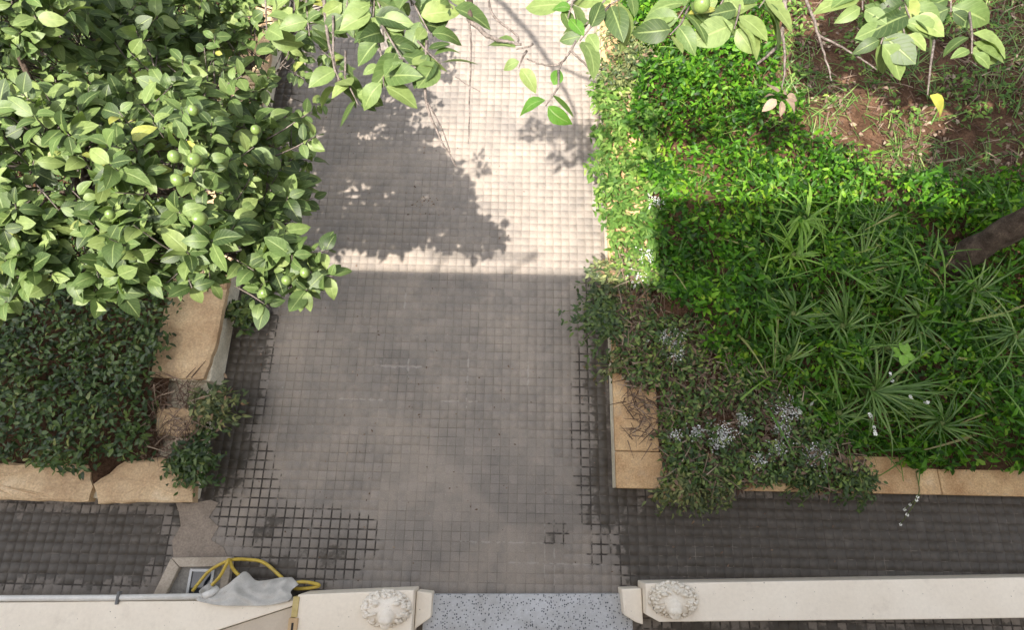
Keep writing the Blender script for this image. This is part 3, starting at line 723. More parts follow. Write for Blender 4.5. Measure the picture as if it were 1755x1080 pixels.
# dry clippings
def dry_points(n, poly, bx, dens):
    x = rng.uniform(bx[0], bx[1], n); y = rng.uniform(bx[2], bx[3], n); k = (edge_soft(poly, .08)(x, y) * dens(x, y)) > rng.random(n)
    return x[k], y[k]
xs, ys = [], []
for poly, bx, n, dn_ in ((DRY, (.78, 2.5, .24, 2.0), 3600, lambda x, y: (.2 + .8 * vnoise(x, y, .13, 13)) * np.where((x < 1.06) & (y < .95), .2, 1)), (BARE, (2.0, 5.5, 2.5, 5.2), 9000, lambda x, y: .28 * vnoise(x, y, .2, 14)),
                         ([(.78, .55), (1.02, .55), (1.02, 2.0), (.78, 2.0)], (.78, 1.02, .5, 2.0), 900, lambda x, y: vnoise(x, y, .1, 15)),
                         ([(-2.6, .36), (-2.22, .40), (-2.22, .98), (-2.62, .98)], (-2.65, -2.2, .34, 1.0), 1400, lambda x, y: .9 * vnoise(x, y, .09, 16))):
    a, c = dry_points(n, poly, bx, dn_); xs.append(a); ys.append(c)
x = np.concatenate(xs); y = np.concatenate(ys); n = len(x)
zb = np.where(x < 0, .19, np.where((x < 1.06) | (y < .5), .252, z_right(x, y)))
A, U = rand_dir(n, .28)
o = cloud('dry_clippings', SV * np.array([.8, 1, .6]), SF, np.stack([x, y, zb + rng.random(n) ** 1.5 * .17], 1), A, U, rng.uniform(.04, .16, n), M['dry'])
tag(o, 'brown dry stems and clippings littering the beds', 'plant litter', kind='stuff')
x, y = dry_points(26000, DRY, (.78, 2.5, .24, 2.0), lambda x, y: np.clip(1.5 * vnoise(x, y, .13, 17) - .2, 0, 1) * np.where((x < 1.06) & (y < .95), .12, 1)); n = len(x)
zb = np.where((x < 1.06) | (y < .5), .25, z_right(x, y)); A, U = rand_dir(n, .5)
o = cloud('withered_cover', OV2, OF2, np.stack([x, y, zb + .01 + rng.random(n) ** 1.5 * .16], 1), A, U, rng.uniform(.022, .055, n), M['corner']); tag(o, 'dull thinning weeds along the near corner of the right bed', 'weeds', kind='stuff')
k = rng.random(n) < .45; xx = x[k]; yy = y[k]; n2_ = len(xx); A, U = rand_dir(n2_, .5)
# (dead leaves lie among the thinning weeds and all over the bare soil)
xb = rng.uniform(2.0, 5.5, 5200); yb = rng.uniform(2.5, 5.2, 5200); kb = (edge_soft(BARE, .25)(xb, yb) * np.clip(vnoise(xb, yb, .25, 31) * 1.7 - .35, .05, 1)) > rng.random(5200); xb = xb[kb]; yb = yb[kb]
xx = np.concatenate([xx, xb]); yy = np.concatenate([yy, yb]); n2_ = len(xx); A, U = rand_dir(n2_, .45)
zz = np.where((xx < 1.06) | (yy < .5), .252, z_right(xx, yy)) + .008 + rng.random(n2_) ** 2 * .05
o = cloud('dead_leaves', *ovate(.7, .5, .5), np.stack([xx, yy, zz], 1), A, U, rng.uniform(.02, .06, n2_), M['dry']); tag(o, 'curled brown dead leaves lying over the soil of the right bed', 'leaf litter', kind='stuff')
# ash dusting
DUST = [(.95, 1.78, .05), (1.16, 1.30, .07), (1.2, 1.18, .05), (1.16, .60, .035), (1.30, .62, .05), (1.50, .62, .08), (1.45, .56, .05), (1.96, .80, .08), (1.90, .66, .06), (2.1, .50, .09), (1.85, .52, .06), (1.13, 2.45, .05), (1.02, 1.95, .06), (1.7, .45, .05), (1.65, .72, .04)]
P_, S_ = [], []; Pl = []
for cx, cy, r_ in DUST:
    for k in range(int(2600 * r_)):
        P_.append((cx + random.gauss(0, r_ * .55), cy + random.gauss(0, r_ * .5))); S_.append(random.uniform(.004, .013))
    for k in range(int(380 * r_)): Pl.append((cx + random.gauss(0, r_ * .8), cy + random.gauss(0, r_ * .7)))
P_ = np.array(P_); n = len(P_); zb = np.where((P_[:, 0] < 1.06) | (P_[:, 1] < .5), .25, z_right(P_[:, 0], P_[:, 1]))
A, U = rand_dir(n, .5)
o = cloud('ash_dust', *ovate(1.1, .6, .4), np.stack([P_[:, 0], P_[:, 1], zb + .06 + rng.random(n) * .10], 1), A, U, np.array(S_), M['ash']); tag(o, 'pale grey ash scattered over the weeds in the near corner of the right bed', 'ash', kind='stuff')
Pl = np.array(Pl); n = len(Pl); zb = np.where((Pl[:, 0] < 1.06) | (Pl[:, 1] < .5), .25, z_right(Pl[:, 0], Pl[:, 1])); A, U = rand_dir(n, .5)
o = cloud('dusty_weeds', OV2, OF2, np.stack([Pl[:, 0], Pl[:, 1], zb + .03 + rng.random(n) * .13], 1), A, U, rng.uniform(.022, .045, n), M['dusty']); tag(o, 'ash-coated grey-green weeds in the near corner of the right bed', 'weeds', kind='stuff')
# left bed
def keep_left(x, y): return (.55 + .45 * vnoise(x, y, .2, 18)) * ((x < -2.50 - .1 * (vnoise(x, y, .12, 19) - .3)) | (y < .4)) * (y > .34 + .12 * vnoise(x, y, .15, 20) - np.clip(-2.75 - x, 0, .12))
scatter_cover('shade_cover', 46000, (-4.8, -2.45, .26, 5.6), keep_left, lambda x, y: z_left(x, y) + .22 + .12 * vnoise(x, y, .25, 21) - rng.random(len(x)) ** 1.5 * .2, (.028, .065), M['ivy'],
              'dark green leafy ground cover in the shaded left bed', 'ground cover', .5)

# ------------------------------------------------------------------ weeds spilling over the walls: each clump a thing (stems + foliage)
def clump(label, base, radius, height, n, mat, size, stems=14, lean=(0, 0), name='trailing_weed', droop=0.0, floor=0.0):
    root = empty(name, base); tag(root, label, 'weed', 'weeds spilling over the bed walls')
    mb = MB(); P = []; A = []; U = []; S = []
    for k in range(stems):
        a = random.uniform(0, 6.283); rr = math.sqrt(random.random())
        tip = Vector((base[0] + lean[0] + radius[0] * rr * math.cos(a), base[1] + lean[1] + radius[1] * rr * math.sin(a), 0))
        tip.z = max(floor + .01, base[2] + height * random.uniform(.5, 1.0) * (1 - .4 * rr) - droop * rr)
        b0 = Vector(base) + Vector((random.uniform(-.3, .3) * radius[0], random.uniform(-.3, .3) * radius[1], 0))
        mid = b0.lerp(tip, .5) + Vector((0, 0, .05 + droop * .5))
        pts = spline([b0, mid, tip], 5)
        mb.tube(pts, [.0035 - .002 * i / len(pts) for i in range(len(pts))], 5)
        for q in range(n // stems):
            t = random.uniform(.25, 1.0); i = min(int(t * (len(pts) - 1)), len(pts) - 2); p = pts[i].lerp(pts[i + 1], random.random())
            p = p + Vector((random.gauss(0, .018), random.gauss(0, .018), random.gauss(0, .012)))
            p.z = max(p.z, floor + .008)
            d = (pts[i + 1] - pts[i]).normalized(); az = random.uniform(0, 6.283)
            P.append(p); A.append(d * .5 + Vector((math.cos(az), math.sin(az), random.gauss(0, .3)))); U.append((random.gauss(0, .45), random.gauss(0, .45), 1)); S.append(random.uniform(*size))
    mb.build('stems', M['stem_green'], root, smooth=True)
    f = cloud('foliage', OV2, OF2, P, np.array([tuple(a) for a in A]), np.array(U), np.array(S), mat, root); tag(f, kind='stuff')
    return root
clump('dark weed clump overhanging the right bed wall onto the path', (.80, 1.45, .25), (.26, .33), .18, 1100, M['ivy'], (.028, .058), 44, (-.17, 0), droop=.10)
clump('green weed clump over the wall at the shadow line by the path', (.82, 1.80, .25), (.22, .20), .18, 620, M['weed'], (.028, .06), 28, (-.13, -.03), droop=.06)
clump('small weed sprig hanging from the right wall above the damp strip', (.80, 1.10, .25), (.12, .12), .10, 110, M['weed'], (.03, .055), 8, (-.14, 0), droop=.12)
clump('olive weeds tumbling over the near wall beside the ochre corner', (1.18, .34, .25), (.24, .19), .14, 900, M['weed'], (.025, .052), 40, (.02, -.15), droop=.10)
clump('olive and brown weeds tumbling over the near wall, middle clump', (1.44, .36, .25), (.20, .17), .14, 560, M['weed'], (.025, .05), 26, (.02, -.13), droop=.10)
clump('dark green weeds hanging over the near wall below the ash patch', (2.06, .36, .25), (.20, .13), .13, 330, M['ivy'], (.025, .05), 20, (0, -.10), droop=.12)
clump('dark green weeds hanging over the near wall below the strap plants', (2.38, .36, .25), (.22, .14), .14, 420, M['ivy'], (.025, .05), 22, (0, -.10), droop=.12)
clump('bushy dark weed spilling over the broken left wall above the cement patch', (-2.25, .42, .15), (.24, .24), .28, 900, M['ivy'], (.03, .065), 34, (.08, -.03), droop=.05)
clump('leafy weed growing from the gap in the broken left wall', (-2.2, .74, .15), (.23, .19), .26, 560, M['weed'], (.03, .065), 26, (.12, .02), droop=.04)
clump('dark leafy plant at the foot of the left wall under the citrus crown', (-2.12, 1.52, .0), (.17, .16), .26, 330, M['ivy'], (.04, .075), 18, (.05, 0))
clump('straggly weeds on the sunlit far rim of the right bed', (.85, 3.55, .25), (.22, .40), .14, 360, M['weed'], (.03, .055), 22, (-.06, 0), droop=.05)
clump('olive-brown bush at the far end of the right bed rim', (1.0, 3.75, .25), (.30, .42), .34, 1500, M['weed'], (.025, .055), 60, (-.05, 0))
clump('dry bushy weeds on the far rim of the right bed under the overhanging leaves', (.95, 4.25, .25), (.26, .45), .2, 520, M['weed'], (.025, .05), 28, (-.06, 0), droop=.05)

# ------------------------------------------------------------------ strap-leaved plants: every blade a part
BLADES = {}
def blade_meshes(matname):
    if matname in BLADES: return BLADES[matname]
    out = []
    for arch in (.45, .8, 1.1, 1.4):
        n = 9; V = []; UV = []
        for i in range(n + 1):
            t = i / n; ang = .95 - arch * 1.35 * t
            w = .5 * (1 - t ** 2.4) * (.55 + .45 * min(1, t * 4)) + .01
            if i == 0: px, pz = 0, 0
            else: px += math.cos(ang) / n; pz += math.sin(ang) / n
            V += [(-w, px, pz + abs(w) * .0), (0, px, pz - .012), (w, px, pz)]; UV += [(0, t), (.5, t), (1, t)]
        F = []
        for i in range(n): a = i * 3; F += [(a, a + 1, a + 4, a + 3), (a + 1, a + 2, a + 5, a + 4)]
        me = np_mesh('blade', V, [np.array(F)], smooth=True, uv=np.array(UV)); me.materials.append(M[matname]); out.append(me)
    BLADES[matname] = out; return out
def strap_plant(label, x, y, n, length, width, matname, z=None, spread=1.0):
    n = int(n * 1.3); length *= 1.02
    z = float(z_right(np.array([x]), np.array([y]))[0]) + .10 if z is None else z
    root = empty('strap_plant', (x, y, z)); tag(root, label, 'plant', 'strap-leaved plants in the right bed')
    ms = blade_meshes(matname); lean = [random.uniform(0, 6.283) for _ in range(3)]
    for k in range(n):
        a = 6.283 * (k + random.random() * .9) / n * 1.0 + random.random() * .3; a = 2.39996 * k + random.gauss(0, .15)
        o = bpy.data.objects.new('leaf', random.choice(ms)); COL.objects.link(o); o.parent = root
        if random.random() < .55: a = random.choice(lean) + random.gauss(0, .38)
        f = .55 + .45 * (k / n) * spread
        L = length * f * random.uniform(.6, 1.2)
        o.location = (.025 * math.cos(a), .025 * math.sin(a), .06 * (1 - k / n))
        o.rotation_euler = (random.uniform(-.1, .35) * (1 - .6 * k / n) , random.gauss(0, .22), a + random.gauss(0, .2))
        o.scale = (width * random.uniform(.55, 1.0), L, L)
    mb = MB().tube([(x, y, z - .13), (x, y, z + .07)], [.03, .018], 8); mb.build('crown', M['stem_green'], root, smooth=True)
    return root
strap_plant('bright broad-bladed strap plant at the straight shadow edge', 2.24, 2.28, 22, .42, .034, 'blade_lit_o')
strap_plant('sunlit-coloured strap plant just below the bright one at the shadow edge', 2.13, 1.98, 18, .40, .030, 'blade_lit_o')
strap_plant('dense fine-bladed strap plant left of the tree trunk', 2.62, 1.92, 34, .44, .017, 'blade_o')
strap_plant('green strap plant in the middle of the right bed among broad leaves', 2.06, 1.50, 24, .40, .016, 'blade_o')
strap_plant('full strap plant in the centre right of the bed, above the largest one', 2.42, 1.42, 38, .46, .018, 'blade_o')
strap_plant('largest dark strap plant with long arching blades near the seedling', 2.55, .95, 46, .60, .019, 'blade_o')
strap_plant('dark strap plant under the tree trunk at the right edge', 3.0, 1.50, 30, .46, .021, 'blade_o')
strap_plant('small strap plant left of the largest dark one', 2.0, 1.18, 20, .32, .014, 'blade_o')
strap_plant('small strap plant at the right edge near the white flowers', 3.0, .72, 30, .46, .016, 'blade_o')
strap_plant('fine strap plant behind the sunlit-coloured one, close to the trunk', 2.75, 2.25, 22, .36, .014, 'blade_o')
strap_plant('strap plant beyond the trunk at the far right', 3.65, 1.35, 30, .5, .02, 'blade_o')
strap_plant('narrow strap plant between the sunlit-coloured one and the fine-bladed one', 2.38, 2.10, 20, .38, .015, 'blade_lit_o')
strap_plant('strap plant in front of the dark trunk base', 2.85, 1.72, 26, .42, .015, 'blade_o')
strap_plant('low strap plant between the full one and the seedling', 2.72, 1.25, 24, .40, .014, 'blade_o')
strap_plant('low strap plant above the near wall, left of the white blossoms', 2.30, .78, 18, .30, .012, 'blade_o')
strap_plant('strap plant below the trunk beyond the dark strap plants', 3.45, 1.72, 30, .5, .018, 'blade_o')
strap_plant('strap plant behind the trunk at the far right edge', 3.75, 2.35, 26, .46, .016, 'blade_o')
# seedling
sd = empty('citrus_seedling', (2.78, 1.16, .25)); tag(sd, 'small bright lime-green seedling beside the dark strap plants', 'seedling')
MB().tube([(2.78, 1.16, .2), (2.765, 1.175, .40), (2.745, 1.18, .52)], [.006, .004, .003], 6).build('stem', M['stem_green'], sd, smooth=True)
for k in range(8):
    a = 2.4 * k; p = (2.75 + .012 * math.cos(a), 1.18 + .012 * math.sin(a), .47 + .007 * k)
    leaf_object(sd, p, (math.cos(a), math.sin(a), .25), (random.gauss(0, .2), random.gauss(0, .2), 1), random.uniform(.07, .1), k % 5, 'seedling_o')
# white flowers
fv, ff = ovate(.9, .2, .1)
def flowers(label, stemspts, n):
    root = empty('flowering_weed', stemspts[0][0]); tag(root, label, 'flower')
    mb = MB(); heads = []
    for pts in stemspts:
        sp = spline(pts, 6); mb.tube(sp, .0028, 5); heads += [sp[-1], sp[-3], sp[len(sp) // 2 + 1]]
    mb.build('stem', M['stem_green'], root, smooth=True)
    for hd in heads[:n]:
        P = []; A = []; U = []
        for k in range(6):
            a = k * 1.047 + random.random(); P.append(tuple(hd)); A.append((math.cos(a), math.sin(a), .25)); U.append((0, 0, 1))
        cloud('blossom', fv, ff, P, np.array(A), np.array(U), np.full(6, random.uniform(.012, .018)), M['flower'], root)
    return root
flowers('white blossoms on thin stems beside the largest strap plant', [[(2.55, .70, .25), (2.5, .73, .42), (2.44, .753, .5)], [(2.55, .70, .25), (2.5, .68, .42), (2.457, .62, .5)]], 6)
flowers('white blossoms on thin stems at the right end of the bed', [[(2.85, .85, .25), (2.8, .87, .42), (2.743, .88, .5)], [(2.9, .85, .25), (2.88, .85, .42), (2.856, .842, .5)], [(2.75, .95, .25), (2.7, 1.0, .4), (2.635, 1.04, .5)]], 9)
flowers('string of tiny white blossoms hanging down the near wall', [[(2.84, .40, .26), (2.825, .25, .27), (2.80, .15, .12)], [(2.84, .40, .26), (2.825, .24, .26), (2.795, .05, .05)]], 6)

# ------------------------------------------------------------------ citrus trees
def tree(name, label, base, trunk, trunk_r, limbs, lobes, per_area, clusters, fruits, lsize, group):
    """trunk: points; limbs: list of point lists; lobes: (centre, radii); clusters: (tip, from, n, size, matname)"""
    root = empty(name, base); tag(root, label, 'citrus tree', group)
    tp = spline(trunk, 6); n = len(tp)
    MB().tube(tp, [trunk_r * (1 - .45 * i / n) * (1 + .10 * math.sin(i * 1.7)) * (1 + .5 * math.exp(-i * .6)) for i in range(n)], 16).build('trunk', M['bark'], root, smooth=True)
    for pts, ra, rb in limbs:
        sp = spline(pts, 6); k = len(sp)
        jj = min(.006, ra * .22)
        sp = [p + Vector((random.gauss(0, jj), random.gauss(0, jj), random.gauss(0, jj))) for p in sp]
        MB().tube(sp, [ra + (rb - ra) * i / k for i in range(k)], 7).build('branch', M['twig'] if ra < .012 else M['bark'], root, smooth=True)
    P = []; A = []; U = []; S = []; tw = MB()
    def rosette(tip, frm, nl, size, store):
        d = (tip - frm); L = d.length; d.normalize()
        for q in range(nl):
            t = 1 - .75 * (q / nl) ** 1.2
            p = frm + (tip - frm) * t
            a = 2.39996 * q + random.random() * .6
            side = Vector((math.cos(a), math.sin(a), 0)); side = (side - d * side.dot(d))
            if side.length < .1: side = Vector((math.cos(a), math.sin(a), .1))
            side.normalize()
            ax = side * 1.0 + d * random.uniform(.25, .75) + Vector((0, 0, random.uniform(-.45, .12)))
            up = Vector((random.gauss(0, .55), random.gauss(0, .55) - .12, 1))
            store.append((p + side * .008, ax, up, size * random.uniform(.5, 1.18)))
    store = []
    for (c, r_) in lobes:
        c = Vector(c); cnt = int(per_area * (.55 if c.z < 1.9 and c.x > -2.3 else 1) * (r_[0] * r_[1] + r_[0] * r_[2] + r_[1] * r_[2]))
        for k in range(cnt):
            u = random.uniform(-.25 if r_[1] > .3 else .15, 1); a = random.uniform(0, 6.283); s_ = math.sqrt(1 - u * u)
            nrm = Vector((s_ * math.cos(a), s_ * math.sin(a), u)); f = random.uniform(.62, 1.08)
            tip = Vector((c.x + nrm.x * r_[0] * f, c.y + nrm.y * r_[1] * f, c.z + nrm.z * r_[2] * f))
            if any(o is not r_ and sum(((tip[i] - q[i]) / o[i]) ** 2 for i in range(3)) < .30 for q, o in lobes): continue
            out = (nrm + Vector((random.gauss(0, .3), random.gauss(0, .3), random.gauss(.15, .3)))).normalized()
            frm = tip - out * random.uniform(.10, .2)
            tw.tube([c.lerp(frm, .55) + Vector((random.gauss(0, .03), random.gauss(0, .03), -.03)), frm, tip], [.005, .0035, .002], 4, cap=False)
            rosette(tip, frm, random.randint(6, 10), random.uniform(*lsize), store)
    special = []
    for (tip, frm, nl, size, mname) in clusters:
        tip = Vector(tip); frm = Vector(frm)
        MB().tube([frm, frm.lerp(tip, .5) + Vector((random.gauss(0, .01), random.gauss(0, .01), 0)), tip], [.0045, .0035, .0022], 5).build('twig', M['twig'], root, smooth=True)
        st = []; rosette(tip, tip + (frm - tip) * min(1, .14 / max(.01, (frm - tip).length)), nl, size, st)
        special += [(q, mname) for q in st]
    if tw.v: tag(tw.build('twigs', M['twig'], root, smooth=True), kind='stuff')
    # the leaves that show largest from the terrace become parts of their own
    camp = Vector((0, 0, CAM_H))
    def px(p):
        q = p - camp; D = q.dot(fwd); return (q.dot(rgt) / D, q.dot(upv) / D, D)
    cand = []
    for i, s_ in enumerate(store):
        a, b_, D = px(s_[0])
        if D > .3 and abs(a) < .86 and abs(b_) < .54: cand.append((D / s_[3], i))
    cand.sort(); single = set(i for _, i in cand[:max(0, 300 - len(special))])
    for (q, mname) in special: leaf_object(root, q[0], q[1], q[2], q[3], random.randrange(5), mname)
    for i in single:
        q = store[i]; leaf_object(root, q[0], q[1], q[2], q[3], random.randrange(5), 'citrus_o')
    rest = [store[i] for i in range(len(store)) if i not in single]
    if rest:
        for k in range(1):
            v, f, uv = LEAF_T[0]
            cl = [[], [], [], []]
            o = None
        Vs = []; Fs = []; UVs = []; off = 0
        for k in range(5):
            sub = rest[k::5]
            if not sub: continue
            v, f, uv = LEAF_T[k]
            Fm = frames(np.array([tuple(q[1]) for q in sub]), np.array([tuple(q[2]) for q in sub]))
            VV = np.einsum('nij,kj->nki', Fm, v) * np.array([q[3] for q in sub])[:, None, None] + np.array([tuple(q[0]) for q in sub])[:, None, :] - np.array(base)
            Vs.append(VV.reshape(-1, 3)); Fs.append((f[None] + (off + np.arange(len(sub)) * len(v))[:, None, None]).reshape(-1, 4)); UVs.append(np.tile(uv, (len(sub), 1)))
            off += len(sub) * len(v)
        o = link_mesh('crown', np_mesh('crown', np.concatenate(Vs), [np.concatenate(Fs)], True, np.concatenate(UVs)), M['citrus'], root); tag(o, kind='stuff')
    for (p, r_) in fruits:
        r_ *= .78
        bm = bmesh.new(); bmesh.ops.create_uvsphere(bm, u_segments=16, v_segments=10, radius=1)
        ax = Vector((random.gauss(0, .4), random.gauss(0, .4), 1)).normalized(); Q = Vector((0, 0, 1)).rotation_difference(ax)
        for v in bm.verts:
            t = abs(v.co.z); v.co = Q @ Vector((v.co.x * r_, v.co.y * r_, v.co.z * r_ * (1.02 + .12 * t ** 6))) + Vector(p) - Vector(base)
        me = bpy.data.meshes.new('fruit'); bm.to_mesh(me); bm.free()
        for pl in me.polygons: pl.use_smooth = True
        link_mesh('fruit', me, M['lime'], root)
    return root

# left tree, the big crown over the path's left side
b1 = (-2.95, 1.85, .15)
lobes1 = [((-1.52, 1.42, 2.22), (.36, .38, .36)), ((-1.18, 1.45, 1.85), (.22, .34, .30)), ((-1.00, 1.06, 2.08), (.25, .17, .18)), ((-1.45, 1.10, 2.12), (.40, .22, .34)), ((-1.36, 1.88, 1.6), (.30, .34, .34)),
          ((-1.8, 2.05, 1.8), (.5, .45, .45)), ((-2.1, 1.42, 2.2), (.5, .45, .4)), ((-1.95, 1.06, 2.08), (.45, .24, .34)), ((-1.75, 2.7, 1.3), (.6, .55, .4)), ((-1.55, 3.3, 1.3), (.5, .5, .4)), ((-2.4, 3.1, 1.5), (.6, .5, .4)), ((-2.4, 2.15, 2.4), (.45, .3, .3)), ((-2.5, 2.4, 1.75), (.6, .6, .5)),
          ((-2.5, 1.15, 2.0), (.35, .42, .35))]
limbs1 = [([(-2.75, 1.75, 1.15), (-2.4, 1.65, 1.6), tuple(Vector(c) - Vector((0, 0, .1)))], .03, .012) for c, r_ in lobes1]
fr1 = [((-1.30, 1.30, 2.60), .032), ((-1.22, 1.29, 2.60), .033), ((-1.28, 1.21, 2.58), .031), ((-1.20, 1.08, 2.52), .036), ((-.86, .965, 2.28), .026), ((-.93, .93, 2.28), .027), ((-1.06, 1.50, 2.5), .026), ((-1.30, 1.55, 2.55), .027), ((-1.56, 1.10, 2.50), .024), ((-1.05, .90, 2.2), .027)]
cl1 = [((-.80, 1.10, 2.20), (-1.05, 1.1, 2.15), 8, .085, 'citrus_o'), ((-.78, 1.00, 2.16), (-1.0, 1.05, 2.1), 8, .085, 'citrus_o'), ((-.95, 1.72, 2.15), (-1.2, 1.7, 2.0), 8, .075, 'citrus_o'), ((-1.0, 1.85, 2.15), (-1.25, 1.8, 2.0), 8, .075, 'citrus_o'), ((-1.02, .84, 2.2), (-1.2, .95, 2.15), 8, .09, 'citrus_o'), ((-1.3, .88, 2.3), (-1.4, 1.0, 2.2), 8, .09, 'citrus_o')]
tree('citrus_tree', 'large citrus tree with green fruit overhanging the left of the path', b1, [b1, (-2.9, 1.82, .6), (-2.75, 1.75, 1.2)], .085, limbs1, lobes1, 175, cl1, fr1, (.068, .115), 'citrus trees')

# far-left tree: its branch tips hang in at the top of the view
b3 = (-2.9, 5.6, .15)
lobes3 = [((-2.1, 3.4, 2.7), (.6, .5, .45)), ((-2.7, 4.3, 2.9), (.8, .8, .6)), ((-1.6, 3.9, 2.9), (.4, .5, .4)), ((-3.3, 5.2, 2.9), (.8, .8, .6))]
S3 = .118
cl3 = [((-.48, 1.58, 3.02), (-.5, 1.8, 3.05), 8, S3, 'citrus_o'), ((-.22, 1.62, 3.02), (-.3, 1.8, 3.05), 5, S3, 'citrus_o'), ((-.66, 1.62, 2.98), (-.68, 1.85, 3.0), 7, .12, 'citrus_o'), ((-.88, 1.6, 2.9), (-.9, 1.85, 3.0), 7, .11, 'citrus_o'), ((-.44, 1.50, 3.0), (-.50, 1.72, 3.05), 7, S3, 'citrus_o'), ((-.29, 1.53, 3.0), (-.42, 1.72, 3.05), 7, S3, 'citrus_o'), ((-.36, 1.40, 3.0), (-.45, 1.55, 3.02), 7, S3, 'citrus_o'), ((-.43, 1.33, 2.98), (-.46, 1.5, 3.0), 5, S3, 'citrus_o'),
       ((-.25, 1.41, 3.0), (-.33, 1.5, 3.0), 6, .11, 'citrus_o'), ((-.60, 1.38, 2.9), (-.62, 1.6, 3.0), 6, .10, 'citrus_o'), ((-.53, 1.32, 2.9), (-.58, 1.5, 2.95), 5, .10, 'citrus_o'), ((-.71, 1.56, 2.95), (-.72, 1.8, 3.0), 7, .10, 'citrus_o'),
       ((-.58, 1.59, 3.0), (-.6, 1.8, 3.05), 7, .10, 'citrus_o'), ((-.50, 1.64, 3.0), (-.5, 1.85, 3.05), 7, .11, 'citrus_o'), ((-.8, 1.72, 2.9), (-.8, 2.0, 3.0), 8, .1, 'citrus_o'), ((-.36, 1.65, 3.0), (-.42, 1.85, 3.05), 6, S3, 'citrus_o'),
       ((-.005, 1.475, 3.0), (.05, 1.50, 3.0), 1, .10, 'citrus_o'), ((.005, 1.40, 3.0), (.03, 1.47, 3.0), 2, .085, 'citrus_o')]
limbs3 = [([(-2.6, 5.2, 1.9), (-1.9, 4.2, 2.6), (-1.0, 2.9, 3.0), (-.55, 2.0, 3.06), (-.45, 1.7, 3.04)], .045, .007),
          ([(-.7, 2.35, 3.05), (-.25, 2.1, 3.05), (-.18, 1.78, 3.0), (-.165, 1.6, 3.0)], .016, .010),
          ([(-.165, 1.6, 3.0), (-.10, 1.53, 3.0), (-.045, 1.508, 3.0), (.012, 1.497, 3.0)], .0085, .004),
          ([(-.12, 1.8, 3.0), (-.09, 1.63, 3.0), (-.03, 1.56, 3.0), (.0, 1.53, 3.0), (.0, 1.495, 3.0)], .0045, .003),
          ([(-.165, 1.6, 3.0), (-.155, 1.5, 2.99), (-.152, 1.28, 2.97), (-.15, 1.15, 2.94)], .004, .0018),
          ([(-.30, 1.5, 3.0), (-.295, 1.3, 2.97), (-.25, 1.19, 2.93), (-.19, 1.09, 2.9)], .006, .0022),
          ([(-.285, 1.28, 2.97), (-.24, 1.2, 2.95), (-.21, 1.13, 2.92)], .003, .0018),
          ([(-.68, 1.9, 3.0), (-.66, 1.65, 2.98), (-.63, 1.5, 2.95), (-.60, 1.40, 2.92)], .008, .003),
          ([(-.2, 1.37, 2.99), (-.16, 1.345, 2.98), (-.12, 1.33, 2.97)], .002, .0012),
          ([(-2.6, 5.2, 1.9), (-2.3, 4.2, 2.5), (-2.1, 3.4, 2.7)], .04, .012), ([(-2.6, 5.2, 1.9), (-2.7, 4.3, 2.9)], .04, .012)]
tree('citrus_tree', 'citrus tree whose large grey-green leaves hang in at the top centre', b3, [b3, (-2.85, 5.55, .9), (-2.6, 5.2, 1.9)], .09, limbs3, lobes3, 200, cl3, [], (.08, .12), 'citrus trees')

# right tree: trunk in the bed at the right edge, leafy branch across the top right
b2 = (3.38, 1.98, .05)
lobes2 = [((2.75, 2.35, 3.0), (.6, .45, .35)), ((3.1, 1.35, 3.1), (.55, .42, .35)), ((3.8, 2.4, 3.0), (.7, .7, .45)), ((2.2, 2.6, 2.95), (.4, .4, .3)), ((1.75, 2.35, 3.0), (.25, .3, .2)), ((2.6, 3.2, 2.9), (.5, .4, .3))]
S2 = .135
cl2 = [((.20, 1.47, 3.05), (.30, 1.62, 3.05), 5, S2, 'citrus_o'), ((.14, 1.60, 3.05), (.25, 1.72, 3.05), 5, S2, 'citrus_o'), ((.30, 1.62, 3.05), (.42, 1.72, 3.05), 6, S2, 'citrus_o'),
       ((.09, 1.215, 3.05), (.13, 1.35, 3.05), 4, .095, 'bright_o'), ((.16, 1.55, 3.06), (.22, 1.66, 3.06), 2, .10, 'bright_o'),
       ((.52, 1.57, 3.05), (.60, 1.72, 3.05), 6, S2, 'citrus_o'), ((.65, 1.60, 3.05), (.70, 1.75, 3.05), 6, S2, 'citrus_o'), ((.70, 1.53, 3.05), (.74, 1.68, 3.05), 5, S2, 'citrus_o'), ((.49, 1.50, 3.05), (.56, 1.62, 3.05), 4, .11, 'citrus_o'),
       ((.79, 1.62, 3.05), (.85, 1.78, 3.05), 6, S2, 'citrus_o'), ((1.13, 1.62, 3.05), (1.15, 1.8, 3.05), 8, .15, 'citrus_o'), ((1.28, 1.59, 3.05), (1.3, 1.75, 3.05), 8, .15, 'citrus_o'), ((1.18, 1.50, 3.03), (1.22, 1.65, 3.05), 6, .14, 'citrus_o'),
       ((1.25, 1.52, 3.05), (1.27, 1.68, 3.05), 5, .12, 'citrus_o'), ((1.30, 1.31, 3.02), (1.34, 1.5, 3.05), 1, .10, 'yellow_o'), ((1.42, 1.62, 3.05), (1.45, 1.8, 3.05), 7, .13, 'citrus_o'), ((1.45, 1.45, 3.05), (1.48, 1.62, 3.05), 6, .12, 'citrus_o')]
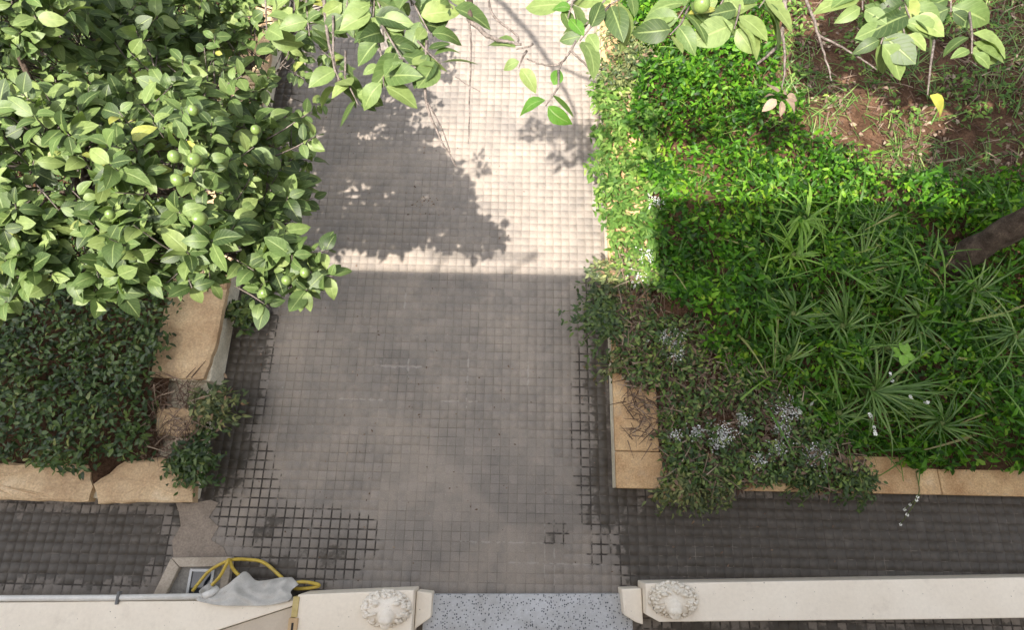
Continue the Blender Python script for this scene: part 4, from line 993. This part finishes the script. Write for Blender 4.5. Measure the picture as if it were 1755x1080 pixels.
limbs2 = [([(3.7, 2.2, 1.6), (3.0, 2.3, 2.4), (2.3, 2.2, 2.9), (1.5, 1.95, 3.04), (.9, 1.8, 3.05), (.5, 1.74, 3.05), (.25, 1.66, 3.05)], .045, .006),
          ([(.30, 1.66, 3.05), (.21, 1.52, 3.04), (.17, 1.44, 3.04), (.13, 1.39, 3.03), (.07, 1.40, 3.02), (.03, 1.42, 3.02)], .005, .002),
          ([(.17, 1.44, 3.04), (.22, 1.40, 3.02), (.25, 1.37, 3.0)], .004, .002), ([(.17, 1.44, 3.04), (.14, 1.38, 3.04), (.115, 1.30, 3.05)], .003, .002),
          ([(.9, 1.8, 3.05), (.89, 1.66, 3.03), (.885, 1.58, 3.0), (.86, 1.52, 2.98), (.80, 1.47, 2.96)], .009, .004),
          ([(.885, 1.58, 3.0), (.90, 1.48, 2.95), (.905, 1.42, 2.9)], .005, .002),
          ([(.93, 1.78, 3.05), (.98, 1.62, 3.02), (1.02, 1.5, 2.98), (1.05, 1.42, 2.95)], .006, .002), ([(1.0, 1.56, 3.0), (1.1, 1.52, 2.98), (1.2, 1.46, 2.96)], .004, .002),
          ([(3.7, 2.2, 1.6), (3.4, 2.0, 2.2), (3.1, 1.4, 3.0)], .05, .015), ([(3.7, 2.2, 1.6), (3.7, 2.4, 2.3), (3.8, 2.4, 2.9)], .05, .015)]
t2 = tree('citrus_tree', 'citrus tree with dark rough trunk at the right and leaves across the top right', b2, [b2, (3.40, 1.99, .22), (3.47, 2.02, .45), (3.60, 2.1, .9), (3.7, 2.2, 1.65)], .13, limbs2, lobes2, 260, cl2, [((.575, 1.555, 3.12), .034)], (.085, .125), 'citrus trees')
# withered leaves caught on a bare twig
wl = empty('withered_sprig', (.905, 1.42, 2.9)); tag(wl, 'withered pinkish-brown leaves on a bare twig over the bare soil', 'dead leaves')
dm = leaf_mat('withered_leaf', [(0, (.16, .11, .085)), (1, (.26, .19, .15))], True, veins=True, rg=.85, spec=.2, trans=.1, tcol=(.3, .2, .1)); M['withered_o'] = dm
for k in range(7):
    a = k * .95; leaf_object(wl, (.905 + .02 * math.cos(a), 1.405 + .02 * math.sin(a), 2.88 + .01 * random.random()), (math.cos(a), math.sin(a), -.4), (random.gauss(0, .5), random.gauss(0, .5), 1), random.uniform(.04, .07), k % 5, 'withered_o')

# ------------------------------------------------------------------ leaf litter on the paving
P = []; 
for (cx, cy, n, r_) in ((-.78, 2.60, 26, .05), (-.70, 2.5, 8, .08), (-.9, 1.0, 10, .5), (-1.2, -.1, 12, .4), (.1, .9, 10, .4), (1.9, 0, 14, .8), (-1.6, 1.5, 8, .3), (-.3, 3.3, 8, .5), (-2.0, 1.2, 14, .12), (-.8, .6, 60, .8), (-.5, 2.4, 30, .6), (-1.3, 3.0, 30, .5), (2.2, -.05, 30, .9), (.66, 1.0, 14, .1)):
    for k in range(n): P.append((cx + random.gauss(0, r_), cy + random.gauss(0, r_ * .7), .003))
P = np.array(P); n = len(P); A, U = rand_dir(n, .15)
o = cloud('leaf_litter', OV2, OF2, P, A, U, rng.uniform(.008, .028, n), M['dry']); tag(o, 'tiny dry leaf scraps scattered on the paving', 'leaf litter', kind='stuff')
